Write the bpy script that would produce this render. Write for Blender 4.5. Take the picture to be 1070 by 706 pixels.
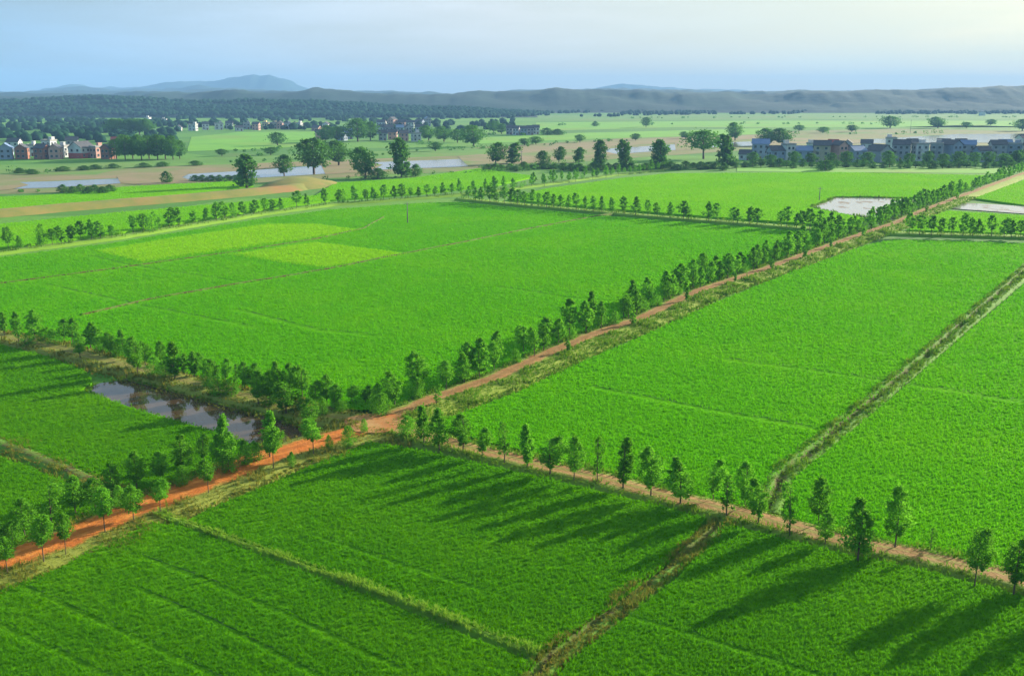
import bpy, bmesh, math, random
import numpy as np
from mathutils import Vector
from mathutils.geometry import tessellate_polygon

S = bpy.context.scene
for o in list(bpy.data.objects):
    bpy.data.objects.remove(o)

# ------------------------------------------------------------------ camera, sky, sun, exposure
FPX, CAM_H = 1035.0, 38.0                      # focal length in photo pixels, flying height in metres
PITCH = math.atan(253.0 / FPX)
cam_d = bpy.data.cameras.new('camera')
cam = bpy.data.objects.new('camera', cam_d)
S.collection.objects.link(cam)
cam_d.sensor_width = 36.0
cam_d.lens = 36.0 * FPX / 1070.0
cam_d.clip_start = 0.5
cam_d.clip_end = 60000
cam.location = (0, 0, CAM_H)
cam.rotation_euler = (math.pi / 2 - PITCH, 0, 0)
S.camera = cam

SUN_AZ, SUN_EL = math.radians(54), math.radians(15.5)   # azimuth to the right of the view axis (+Y)
sd = bpy.data.lights.new('sun', 'SUN')
sun = bpy.data.objects.new('sun', sd)
S.collection.objects.link(sun)
sd.energy = 4.6
sd.angle = math.radians(0.6)
sd.color = (1.0, 0.90, 0.72)
to_sun = Vector((math.sin(SUN_AZ) * math.cos(SUN_EL), math.cos(SUN_AZ) * math.cos(SUN_EL), math.sin(SUN_EL)))
sun.rotation_euler = to_sun.to_track_quat('Z', 'Y').to_euler()

W = bpy.data.worlds.new('World')
S.world = W
W.use_nodes = True
wt = W.node_tree
wt.nodes.clear()
w_out = wt.nodes.new('ShaderNodeOutputWorld')
w_bg = wt.nodes.new('ShaderNodeBackground')
w_sky = wt.nodes.new('ShaderNodeTexSky')
w_sky.sky_type = 'NISHITA'
w_sky.sun_disc = False
w_sky.sun_elevation = SUN_EL
w_sky.sun_rotation = SUN_AZ
w_sky.air_density = 1.0
w_sky.dust_density = 1.2
w_sky.ozone_density = 1.5
w_co = wt.nodes.new('ShaderNodeTexCoord')
w_mp = wt.nodes.new('ShaderNodeMapping')
w_mp.inputs['Scale'].default_value = (1.2, 1.2, 9.0)
w_mp.inputs['Rotation'].default_value = (0.06, 0.10, 0.0)
w_nz = wt.nodes.new('ShaderNodeTexNoise')
w_nz.inputs['Scale'].default_value = 1.8
w_nz.inputs['Detail'].default_value = 7.0
w_nz.inputs['Roughness'].default_value = 0.58
w_rp = wt.nodes.new('ShaderNodeMapRange')
w_rp.inputs['From Min'].default_value = 0.40
w_rp.inputs['From Max'].default_value = 0.62
w_rp.inputs['To Min'].default_value = 0.62
w_rp.inputs['To Max'].default_value = 0.95
w_mx = wt.nodes.new('ShaderNodeMixRGB')
w_mx.inputs['Color2'].default_value = (6.6, 6.9, 7.1, 1)       # thin high cloud
w_bg.inputs['Strength'].default_value = 0.050
wt.links.new(w_co.outputs['Generated'], w_mp.inputs['Vector'])
wt.links.new(w_mp.outputs['Vector'], w_nz.inputs['Vector'])
wt.links.new(w_nz.outputs['Fac'], w_rp.inputs['Value'])
wt.links.new(w_rp.outputs['Result'], w_mx.inputs['Fac'])
wt.links.new(w_sky.outputs['Color'], w_mx.inputs['Color1'])
# a thin cloud veil that scatters more light towards the sun
w_dot = wt.nodes.new('ShaderNodeVectorMath'); w_dot.operation = 'DOT_PRODUCT'
w_dot.inputs[1].default_value = to_sun
wt.links.new(w_co.outputs['Generated'], w_dot.inputs[0])
last = None
for c1, c2, d0, d1 in (((2.2, 4.1, 6.1), (5.9, 6.2, 6.2), 0.10, 0.58), (None, (6.8, 7.0, 4.9), 0.58, 0.92)):
    rr = wt.nodes.new('ShaderNodeMapRange')
    rr.inputs['From Min'].default_value, rr.inputs['From Max'].default_value = d0, d1
    wt.links.new(w_dot.outputs['Value'], rr.inputs['Value'])
    mm = wt.nodes.new('ShaderNodeMixRGB')
    if last is None: mm.inputs['Color1'].default_value = (*c1, 1)
    else: wt.links.new(last, mm.inputs['Color1'])
    mm.inputs['Color2'].default_value = (*c2, 1)
    wt.links.new(rr.outputs['Result'], mm.inputs['Fac'])
    last = mm.outputs['Color']
w_br = wt.nodes.new('ShaderNodeMapRange')      # thicker and thinner wisps
w_br.inputs['From Min'].default_value, w_br.inputs['From Max'].default_value = 0.34, 0.66
w_br.inputs['To Min'].default_value, w_br.inputs['To Max'].default_value = 0.90, 1.09
w_vm = wt.nodes.new('ShaderNodeVectorMath'); w_vm.operation = 'SCALE'
wt.links.new(w_nz.outputs['Fac'], w_br.inputs['Value'])
wt.links.new(last, w_vm.inputs[0])
wt.links.new(w_br.outputs['Result'], w_vm.inputs['Scale'])
wt.links.new(w_vm.outputs['Vector'], w_mx.inputs['Color2'])
wt.links.new(w_mx.outputs['Color'], w_bg.inputs['Color'])
wt.links.new(w_bg.outputs['Background'], w_out.inputs['Surface'])

S.view_settings.view_transform = 'Standard'
S.view_settings.look = 'None'
S.view_settings.exposure = 1.55
S.view_settings.gamma = 1.0
S.cycles.use_denoising = True
S.cycles.max_bounces = 6
S.cycles.diffuse_bounces = 3
S.cycles.transmission_bounces = 4
S.cycles.transparent_max_bounces = 8
S.cycles.volume_bounces = 0

# ------------------------------------------------------------------ helpers
rng = np.random.default_rng(7)
random.seed(7)
GROUND_Z = -0.3


def at(x, y, z=0.0):
    """the point of the level z that shows at photo pixel (x, y)"""
    u, v = (x - 535.0) / FPX, (353.0 - y) / FPX
    dx, dy, dz = u, math.cos(PITCH) + v * math.sin(PITCH), -math.sin(PITCH) + v * math.cos(PITCH)
    t = (z - CAM_H) / dz
    return Vector((dx * t, dy * t, z))


def depth(p):
    return p.y * math.cos(PITCH) - (p.z - CAM_H) * math.sin(PITCH)


def metres(px, p):
    return px * depth(p) / FPX


def wpoly(pts, z=0.0):
    return [at(x, y, z) for x, y in pts]


def link(o, parent=None):
    S.collection.objects.link(o)
    if parent is not None:
        o.parent = parent
    return o


def tag(o, label=None, cat=None, group=None, kind=None):
    if label: o['label'] = label
    if cat: o['category'] = cat
    if group: o['group'] = group
    if kind: o['kind'] = kind
    return o


def empty(name, loc, rz=0.0):
    o = bpy.data.objects.new(name, None)
    o.empty_display_size = 0.3
    o.location = loc
    o.rotation_euler = (0, 0, rz)
    return link(o)


def mesh_arrays(name, V, F, mats, smooth=False, mat_idx=None, attrs=None):
    """V (n,3); F list of (m,k) arrays"""
    me = bpy.data.meshes.new(name)
    V = np.asarray(V, dtype=np.float32)
    if not isinstance(F, (list, tuple)):
        F = [F]
    F = [np.asarray(f, dtype=np.int32) for f in F if len(f)]
    me.vertices.add(len(V))
    me.vertices.foreach_set('co', V.ravel())
    loops = np.concatenate([f.ravel() for f in F])
    tot = np.concatenate([np.full(len(f), f.shape[1], np.int32) for f in F])
    start = np.concatenate([[0], np.cumsum(tot)[:-1]]).astype(np.int32)
    me.loops.add(len(loops))
    me.loops.foreach_set('vertex_index', loops)
    me.polygons.add(len(tot))
    me.polygons.foreach_set('loop_start', start)
    me.polygons.foreach_set('loop_total', tot)
    if mat_idx is not None:
        me.polygons.foreach_set('material_index', np.asarray(mat_idx, np.int32))
    me.polygons.foreach_set('use_smooth', np.full(len(tot), smooth))
    for k, a in (attrs or {}).items():
        at_ = me.attributes.new(k, 'FLOAT', 'POINT')
        at_.data.foreach_set('value', np.asarray(a, np.float32))
    me.update(calc_edges=True)
    for m in (mats if isinstance(mats, (list, tuple)) else [mats]):
        me.materials.append(m)
    return me


def mobj(name, me, parent=None):
    return link(bpy.data.objects.new(name, me), parent)


class MB:
    """collects boxes, prisms and tubes for one mesh"""
    def __init__(self):
        self.v, self.f, self.m = [], [], []

    def add(self, vs, fs, mi=0):
        b = len(self.v)
        self.v += [tuple(p) for p in vs]
        self.f += [tuple(i + b for i in q) for q in fs]
        self.m += [mi] * len(fs)

    def box(self, x0, x1, y0, y1, z0, z1, mi=0):
        vs = [(x0, y0, z0), (x1, y0, z0), (x1, y1, z0), (x0, y1, z0), (x0, y0, z1), (x1, y0, z1), (x1, y1, z1), (x0, y1, z1)]
        self.add(vs, [(3, 2, 1, 0), (4, 5, 6, 7), (0, 1, 5, 4), (1, 2, 6, 5), (2, 3, 7, 6), (3, 0, 4, 7)], mi)

    def tube(self, pts, rad, n=6, mi=0):
        pts = [Vector(p) for p in pts]
        rings = []
        for i, p in enumerate(pts):
            d = (pts[min(i + 1, len(pts) - 1)] - pts[max(i - 1, 0)]).normalized()
            a = d.orthogonal().normalized()
            b = d.cross(a)
            rings.append([p + (a * math.cos(t) + b * math.sin(t)) * rad[i] for t in [2 * math.pi * k / n for k in range(n)]])
        vs = [q for r in rings for q in r]
        fs = []
        for i in range(len(pts) - 1):
            for k in range(n):
                fs.append((i * n + k, i * n + (k + 1) % n, (i + 1) * n + (k + 1) % n, (i + 1) * n + k))
        fs.append(tuple(range(n))[::-1])
        fs.append(tuple((len(pts) - 1) * n + k for k in range(n)))
        self.add(vs, fs, mi)

    def mesh(self, name, mats, smooth=False):
        me = bpy.data.meshes.new(name)
        me.from_pydata(self.v, [], self.f)
        for m in (mats if isinstance(mats, (list, tuple)) else [mats]):
            me.materials.append(m)
        me.polygons.foreach_set('material_index', self.m)
        me.polygons.foreach_set('use_smooth', [smooth] * len(self.f))
        me.update()
        return me

    def build(self, name, mats, parent=None, smooth=False):
        return mobj(name, self.mesh(name, mats, smooth), parent)


# ------------------------------------------------------------------ materials
def new_mat(name):
    m = bpy.data.materials.new(name)
    m.use_nodes = True
    nt = m.node_tree
    b = nt.nodes['Principled BSDF']
    b.inputs['Specular IOR Level'].default_value = 0.25
    return m, nt, b


def n_noise(nt, scale, detail=4, rough=0.55, vec=None):
    n = nt.nodes.new('ShaderNodeTexNoise')
    n.inputs['Scale'].default_value = scale
    n.inputs['Detail'].default_value = detail
    n.inputs['Roughness'].default_value = rough
    if vec is not None:
        nt.links.new(vec, n.inputs['Vector'])
    return n.outputs['Fac']


def n_pos(nt, scale=(1, 1, 1), rotz=0.0):
    g = nt.nodes.new('ShaderNodeNewGeometry')
    mp = nt.nodes.new('ShaderNodeMapping')
    mp.inputs['Scale'].default_value = scale
    mp.inputs['Rotation'].default_value = (0, 0, rotz)
    nt.links.new(g.outputs['Position'], mp.inputs['Vector'])
    return mp.outputs['Vector']


def n_range(nt, val, a, b, c=0.0, d=1.0):
    r = nt.nodes.new('ShaderNodeMapRange')
    r.inputs['From Min'].default_value, r.inputs['From Max'].default_value = a, b
    r.inputs['To Min'].default_value, r.inputs['To Max'].default_value = c, d
    nt.links.new(val, r.inputs['Value'])
    return r.outputs['Result']


def n_mix(nt, fac, c1, c2, mode='MIX'):
    x = nt.nodes.new('ShaderNodeMixRGB')
    x.blend_type = mode
    for key, v in (('Fac', fac), ('Color1', c1), ('Color2', c2)):
        if isinstance(v, (int, float)):
            x.inputs[key].default_value = v
        elif isinstance(v, (tuple, list)):
            x.inputs[key].default_value = (*v, 1) if len(v) == 3 else v
        else:
            nt.links.new(v, x.inputs[key])
    return x.outputs['Color']


def n_bump(nt, bsdf, h, strength, dist):
    b = nt.nodes.new('ShaderNodeBump')
    b.inputs['Strength'].default_value = strength
    b.inputs['Distance'].default_value = dist
    nt.links.new(h, b.inputs['Height'])
    nt.links.new(b.outputs['Normal'], bsdf.inputs['Normal'])


def n_attr(nt, name):
    a = nt.nodes.new('ShaderNodeAttribute')
    a.attribute_name = name
    return a.outputs['Fac']


def leaf_shader(nt, b, col, trans=0.45, tcol=None):
    """diffuse and translucent mix: thin leaves glow when the sun is behind them"""
    out = nt.nodes['Material Output']
    b.inputs['Roughness'].default_value = 0.8
    b.inputs['Specular IOR Level'].default_value = 0.02
    nt.links.new(col, b.inputs['Base Color'])
    t = nt.nodes.new('ShaderNodeBsdfTranslucent')
    nt.links.new(tcol if tcol is not None else col, t.inputs['Color'])
    mx = nt.nodes.new('ShaderNodeMixShader')
    mx.inputs['Fac'].default_value = trans
    nt.links.new(b.outputs['BSDF'], mx.inputs[1])
    nt.links.new(t.outputs['BSDF'], mx.inputs[2])
    nt.links.new(mx.outputs['Shader'], out.inputs['Surface'])


ROW_ANGLE = math.radians(35)


def rice_mats(name, dark, light, yellow):
    """(canopy, blade) materials of one rice crop"""
    m, nt, b = new_mat(name + '_canopy')
    big = n_noise(nt, 0.03, 4, 0.6, n_pos(nt))
    mid = n_noise(nt, 0.35, 3, 0.6, n_pos(nt, (1, 0.25, 1), ROW_ANGLE))
    fine = n_noise(nt, 2.3, 3, 0.7, n_pos(nt))
    c = n_mix(nt, n_range(nt, fine, 0.35, 0.68), dark, light)
    c = n_mix(nt, n_range(nt, mid, 0.42, 0.7, 0, 0.55), c, light)
    c = n_mix(nt, n_range(nt, big, 0.45, 0.75, 0, 0.65), c, yellow)
    n_bump(nt, b, fine, 1.0, 0.35)
    leaf_shader(nt, b, c, 0.25)
    mb, nt, b = new_mat(name + '_blade')
    t = n_attr(nt, 'tint')
    big = n_noise(nt, 0.03, 4, 0.6, n_pos(nt))
    c = n_mix(nt, n_range(nt, t, 0.0, 1.0), tuple(v * 0.72 for v in light), tuple(min(1, v * 1.22) for v in light))
    c = n_mix(nt, n_range(nt, big, 0.45, 0.75, 0, 0.65), c, yellow)
    leaf_shader(nt, b, c, 0.5)
    return m, mb


M_NEAR = rice_mats('rice_deep_green', (0.06, 0.22, 0.001), (0.095, 0.33, 0.001), (0.17, 0.42, 0.001))  # greens differ by plot; near-to-far step also paints in plant shade and backlight
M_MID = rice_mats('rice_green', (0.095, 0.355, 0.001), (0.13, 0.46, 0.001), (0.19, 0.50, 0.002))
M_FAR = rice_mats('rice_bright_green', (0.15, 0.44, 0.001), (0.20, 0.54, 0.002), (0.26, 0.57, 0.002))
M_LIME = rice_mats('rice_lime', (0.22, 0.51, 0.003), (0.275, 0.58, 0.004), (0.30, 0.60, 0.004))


def weed_mat(name, c1, c2, trans=0.4):
    m, nt, b = new_mat(name)
    c = n_mix(nt, n_attr(nt, 'tint'), c1, c2)
    leaf_shader(nt, b, c, trans)
    return m


M_WEED = weed_mat('verge_weeds', (0.08, 0.25, 0.010), (0.21, 0.31, 0.03))
M_WEED_LIGHT = weed_mat('light_grass', (0.16, 0.36, 0.02), (0.28, 0.42, 0.04))
M_WEED_DRY = weed_mat('dry_weeds', (0.12, 0.22, 0.02), (0.30, 0.24, 0.04))


def dirt_mat(name, c_dirt, c_pale, c_grass, grass_amount, centre):
    """track: wheel ruts of bare soil, grass creeping in from the edges and along the crown of the road"""
    m, nt, b = new_mat(name)
    lat = n_attr(nt, 'lat')                       # metres from the centre line, 0..4
    n1 = n_noise(nt, 0.5, 5, 0.65, n_pos(nt))
    n2 = n_noise(nt, 3.0, 4, 0.7, n_pos(nt))
    n3 = n_noise(nt, 0.12, 3, 0.6, n_pos(nt))
    c = n_mix(nt, n_range(nt, n1, 0.35, 0.65), c_dirt, c_pale)
    c = n_mix(nt, n_range(nt, n2, 0.45, 0.75, 0, 0.5), c, tuple(v * 0.55 for v in c_dirt))
    # two wheel ruts, worn and packed, with looser soil between them
    wob = nt.nodes.new('ShaderNodeMath'); wob.operation = 'MULTIPLY_ADD'
    nt.links.new(n3, wob.inputs[0]); wob.inputs[1].default_value = 0.5
    nt.links.new(lat, wob.inputs[2])
    r1 = n_range(nt, wob.outputs[0], 0.62, 0.82, 1.0, 0.0)
    r2 = n_range(nt, wob.outputs[0], 1.15, 1.4, 0.0, 1.0)
    rs = nt.nodes.new('ShaderNodeMath'); rs.operation = 'MAXIMUM'
    nt.links.new(r1, rs.inputs[0]); nt.links.new(r2, rs.inputs[1])
    rm = nt.nodes.new('ShaderNodeMath'); rm.operation = 'MULTIPLY'
    nt.links.new(rs.outputs[0], rm.inputs[0]); nt.links.new(n_range(nt, n2, 0.3, 0.6, 0.25, 0.75), rm.inputs[1])
    c = n_mix(nt, rm.outputs[0], c, tuple(0.62 * p + 0.10 * q for p, q in zip(c_dirt, c_grass)))
    # grass mask = lateral distance + noise
    ad = nt.nodes.new('ShaderNodeMath'); ad.operation = 'MULTIPLY_ADD'
    nt.links.new(n1, ad.inputs[0]); ad.inputs[1].default_value = 2.2
    nt.links.new(lat, ad.inputs[2])
    edge = n_range(nt, ad.outputs[0], 2.35 - grass_amount, 2.95 - grass_amount)
    c = n_mix(nt, edge, c, c_grass)
    if centre > 0:
        ad2 = nt.nodes.new('ShaderNodeMath'); ad2.operation = 'MULTIPLY_ADD'
        nt.links.new(n1, ad2.inputs[0]); ad2.inputs[1].default_value = -1.2
        nt.links.new(lat, ad2.inputs[2])
        mid = n_range(nt, ad2.outputs[0], -0.50, -0.25, centre, 0.0)
        c = n_mix(nt, mid, c, c_grass)
    nt.links.new(c, b.inputs['Base Color'])
    b.inputs['Roughness'].default_value = 0.95
    n_bump(nt, b, n2, 0.8, 0.12)
    return m


M_ROAD_ORANGE = dirt_mat('orange_dirt', (0.53, 0.13, 0.012), (0.60, 0.225, 0.035), (0.20, 0.23, 0.03), -0.35, 0.0)
M_ROAD_TAN = dirt_mat('tan_dirt', (0.33, 0.17, 0.055), (0.42, 0.27, 0.10), (0.19, 0.26, 0.03), 0.4, 0.5)
M_ROAD_RED = dirt_mat('red_dirt', (0.29, 0.13, 0.035), (0.38, 0.22, 0.075), (0.20, 0.27, 0.025), 0.4, 0.0)
M_ROAD_GRASS = dirt_mat('grassy_track', (0.22, 0.18, 0.045), (0.28, 0.25, 0.06), (0.20, 0.23, 0.03), 0.9, 0.6)
M_BUND = dirt_mat('bund_soil', (0.10, 0.06, 0.02), (0.16, 0.10, 0.03), (0.10, 0.23, 0.015), 1.15, 0.5)
M_BUND_GREEN = dirt_mat('bund_grass', (0.14, 0.20, 0.02), (0.20, 0.26, 0.03), (0.16, 0.30, 0.02), 1.4, 0.7)


def ground_mat():
    m, nt, b = new_mat('plain_ground')
    pos = n_pos(nt, (0.006, 0.011, 1), math.radians(-35))
    v = nt.nodes.new('ShaderNodeTexVoronoi')
    v.inputs['Scale'].default_value = 1.0
    nt.links.new(pos, v.inputs['Vector'])
    sx = nt.nodes.new('ShaderNodeSeparateColor')
    nt.links.new(v.outputs['Color'], sx.inputs['Color'])
    n1 = n_noise(nt, 0.02, 6, 0.65, n_pos(nt))
    n2 = n_noise(nt, 0.6, 5, 0.7, n_pos(nt))
    c = n_mix(nt, n_range(nt, sx.outputs[0], 0.2, 0.8), (0.06, 0.21, 0.012), (0.115, 0.30, 0.018))
    c = n_mix(nt, n_range(nt, n1, 0.55, 0.75, 0, 0.6), c, (0.17, 0.16, 0.06))
    c = n_mix(nt, n_range(nt, n2, 0.4, 0.7, 0, 0.5), c, (0.06, 0.10, 0.02))
    nt.links.new(c, b.inputs['Base Color'])
    b.inputs['Roughness'].default_value = 1.0
    n_bump(nt, b, n2, 0.6, 0.3)
    return m


def plain_mat(name, c1, c2, scale, rough=0.95, c3=None, bump=0.0, bd=0.1):
    m, nt, b = new_mat(name)
    n1 = n_noise(nt, scale, 6, 0.65, n_pos(nt))
    c = n_mix(nt, n_range(nt, n1, 0.35, 0.65), c1, c2)
    if c3:
        n2 = n_noise(nt, scale * 0.23, 4, 0.6, n_pos(nt))
        c = n_mix(nt, n_range(nt, n2, 0.5, 0.66), c, c3)
    nt.links.new(c, b.inputs['Base Color'])
    b.inputs['Roughness'].default_value = rough
    if bump:
        n_bump(nt, b, n1, bump, bd)
    return m


def water_mat(name, col, rough=0.03, muddy=0.25):
    m, nt, b = new_mat(name)
    n1 = n_noise(nt, 0.25, 4, 0.6, n_pos(nt))
    c = n_mix(nt, n_range(nt, n1, 0.4, 0.65), col, tuple(v * 0.6 for v in col))
    nt.links.new(c, b.inputs['Base Color'])
    b.inputs['Roughness'].default_value = rough
    b.inputs['Specular IOR Level'].default_value = 0.5
    b.inputs['IOR'].default_value = 1.33
    rip = n_noise(nt, 2.2, 3, 0.5, n_pos(nt))
    n_bump(nt, b, rip, 0.05, 0.05)
    return m


M_WATER = water_mat('pond_water', (0.10, 0.065, 0.035))
M_PADDY = water_mat('flooded_paddy', (0.34, 0.28, 0.22), 0.08)
_nt = M_PADDY.node_tree; _b = _nt.nodes['Principled BSDF']
_mudf = n_range(_nt, n_noise(_nt, 0.16, 5, 0.65, n_pos(_nt, (1, 0.45, 1), math.radians(35))), 0.54, 0.62)
_nt.links.new(n_range(_nt, _mudf, 0, 1, 0.06, 0.75), _b.inputs['Roughness'])
_nt.links.new(n_mix(_nt, _mudf, (0.36, 0.33, 0.30), (0.22, 0.18, 0.14)), _b.inputs['Base Color'])
M_RIVER = water_mat('river_water', (0.22, 0.18, 0.13), 0.10)
M_BANK = plain_mat('river_bank', (0.21, 0.18, 0.075), (0.15, 0.19, 0.05), 0.06, 1.0, (0.10, 0.21, 0.03))
M_SAND = plain_mat('pale_sand', (0.27, 0.20, 0.11), (0.20, 0.18, 0.07), 0.05, 1.0, (0.13, 0.21, 0.04))
M_MUD = plain_mat('mud', (0.10, 0.065, 0.03), (0.16, 0.11, 0.05), 0.8, 0.7, (0.12, 0.14, 0.03), 0.5)
M_DRYGRASS = plain_mat('dry_grass', (0.26, 0.22, 0.05), (0.17, 0.20, 0.04), 0.12, 1.0, (0.34, 0.19, 0.07))
M_MEADOW = plain_mat('meadow', (0.11, 0.31, 0.015), (0.16, 0.38, 0.02), 0.03, 1.0, (0.17, 0.28, 0.03))
M_MEADOW2 = plain_mat('meadow_dark', (0.075, 0.20, 0.02), (0.12, 0.26, 0.03), 0.03, 1.0, (0.14, 0.22, 0.04))
M_HILL = plain_mat('wooded_hill', (0.005, 0.030, 0.020), (0.011, 0.045, 0.026), 0.02, 1.0, (0.016, 0.055, 0.028), 0.5, 5.0)
M_BARK = plain_mat('bark', (0.14, 0.10, 0.07), (0.08, 0.06, 0.04), 6.0, 0.95, None, 0.6, 0.03)


def crown_mat(name, c1, c2, trans=0.35):
    m, nt, b = new_mat(name)
    t = n_attr(nt, 'tint')
    oi = nt.nodes.new('ShaderNodeObjectInfo')
    c = n_mix(nt, t, c1, c2)
    k = n_range(nt, oi.outputs['Random'], 0, 1, 0.0, 0.45)
    c = n_mix(nt, k, c, tuple(v * 1.5 for v in c2))
    leaf_shader(nt, b, c, trans)
    return m


M_CROWN = crown_mat('young_tree_leaves', (0.065, 0.20, 0.012), (0.145, 0.385, 0.020), 0.5)
M_CROWN_BIG = crown_mat('broad_tree_leaves', (0.034, 0.11, 0.016), (0.085, 0.225, 0.025), 0.42)
M_WOOD = crown_mat('far_wood_leaves', (0.007, 0.036, 0.018), (0.016, 0.056, 0.024), 0.1)

# ------------------------------------------------------------------ the land
def sheet(name, pts, z, mat, kind='structure', skirt=None, label=None, cat=None):
    V = [Vector((p[0], p[1], z)) for p in pts]
    tri = tessellate_polygon([V])
    vs = np.array([v[:] for v in V])
    F = [np.array([t for t in tri], np.int32)]
    a = sum(V[i].x * V[(i + 1) % len(V)].y - V[(i + 1) % len(V)].x * V[i].y for i in range(len(V)))
    nrm = [(vs[t[1]] - vs[t[0]])[0] * (vs[t[2]] - vs[t[0]])[1] - (vs[t[1]] - vs[t[0]])[1] * (vs[t[2]] - vs[t[0]])[0] for t in F[0]]
    F[0] = np.array([t if k > 0 else t[::-1] for t, k in zip(F[0], nrm)], np.int32)
    if skirt is not None:
        n = len(V)
        low = vs.copy(); low[:, 2] = skirt
        vs = np.concatenate([vs, low])
        q = [(i, i + n, (i + 1) % n + n, (i + 1) % n) for i in range(n)]
        if a < 0: q = [t[::-1] for t in q]
        F.append(np.array(q, np.int32))
    o = mobj(name, mesh_arrays(name, vs, F, mat))
    if kind: o['kind'] = kind
    return o


R_ = 10500
g = sheet('ground', [(-R_, -300), (R_, -300), (R_, R_), (-R_, R_)], GROUND_Z, ground_mat())


def inside(P, poly):
    x, y = P[:, 0], P[:, 1]
    r = np.zeros(len(P), bool)
    n = len(poly)
    for i in range(n):
        x0, y0 = poly[i][0], poly[i][1]
        x1, y1 = poly[(i + 1) % n][0], poly[(i + 1) % n][1]
        if y0 == y1: continue
        c = ((y0 > y) != (y1 > y)) & (x < (x1 - x0) * (y - y0) / (y1 - y0) + x0)
        r ^= c
    return r


def tufts(P, z0, h, w, nb, spread):
    """P (n,2): tufts of nb curved blades each, (V, F, tint)"""
    n = len(P)
    idx = np.repeat(np.arange(n), nb)
    m = n * nb
    ang = rng.uniform(0, 2 * np.pi, m)
    lean = rng.uniform(0.15, 0.75, m) * spread[idx]
    hh = h[idx] * rng.uniform(0.65, 1.1, m)
    base = np.stack([P[idx, 0], P[idx, 1], np.full(m, 0.0) + (z0[idx] if np.ndim(z0) else z0)], 1)
    base[:, 0] += rng.normal(0, 1, m) * w[idx] * 0.6
    base[:, 1] += rng.normal(0, 1, m) * w[idx] * 0.6
    d = np.stack([np.cos(ang), np.sin(ang), np.zeros(m)], 1)
    s = np.stack([-np.sin(ang), np.cos(ang), np.zeros(m)], 1)
    ww = (w[idx] * 0.5)[:, None]
    mid = base + d * (lean * 0.35)[:, None] + np.array([0, 0, 1]) * (hh * 0.65)[:, None]
    tip = base + d * lean[:, None] + np.array([0, 0, 1]) * hh[:, None]
    V = np.stack([base - s * ww * 0.6, base + s * ww * 0.6, mid + s * ww, mid - s * ww, tip], 1).reshape(-1, 3)
    b = np.arange(m) * 5
    Q = np.stack([b, b + 1, b + 2, b + 3], 1)
    T = np.stack([b + 3, b + 2, b + 4], 1)
    tint = np.repeat(np.repeat(rng.uniform(0, 1, n), nb) * 0.7 + rng.uniform(0, 0.3, m), 5)
    return V, Q, T, tint


FURROWS = [[(28, 614), (110, 652), (215, 701), (330, 760)], [(-30, 640), (60, 680), (130, 715)], [(150, 582), (215, 607), (300, 642), (420, 700)], [(145, 615), (230, 652), (330, 705)], [(330, 560), (420, 590), (505, 617)],
           [(760, 376), (840, 386), (921, 398)], [(935, 401), (1000, 409), (1070, 421)], [(620, 405), (760, 432), (850, 448)], [(250, 324), (330, 345), (400, 352)], [(520, 300), (600, 312), (680, 318)], [(645, 640), (740, 668), (900, 720)],
           [(51, 298), (143, 319), (265, 342)], [(94, 268), (138, 278), (258, 296)], [(85, 331), (160, 314), (250, 298), (340, 283), (470, 257), (600, 231)], [(-40, 303), (60, 290), (150, 278), (235, 266), (330, 251)]]


LIME_PX = [[(240, 266), (330, 253), (426, 265), (345, 280), (300, 275)], [(100, 262), (190, 247), (280, 234), (330, 234), (376, 240), (320, 250), (232, 262), (150, 274)]]


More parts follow.
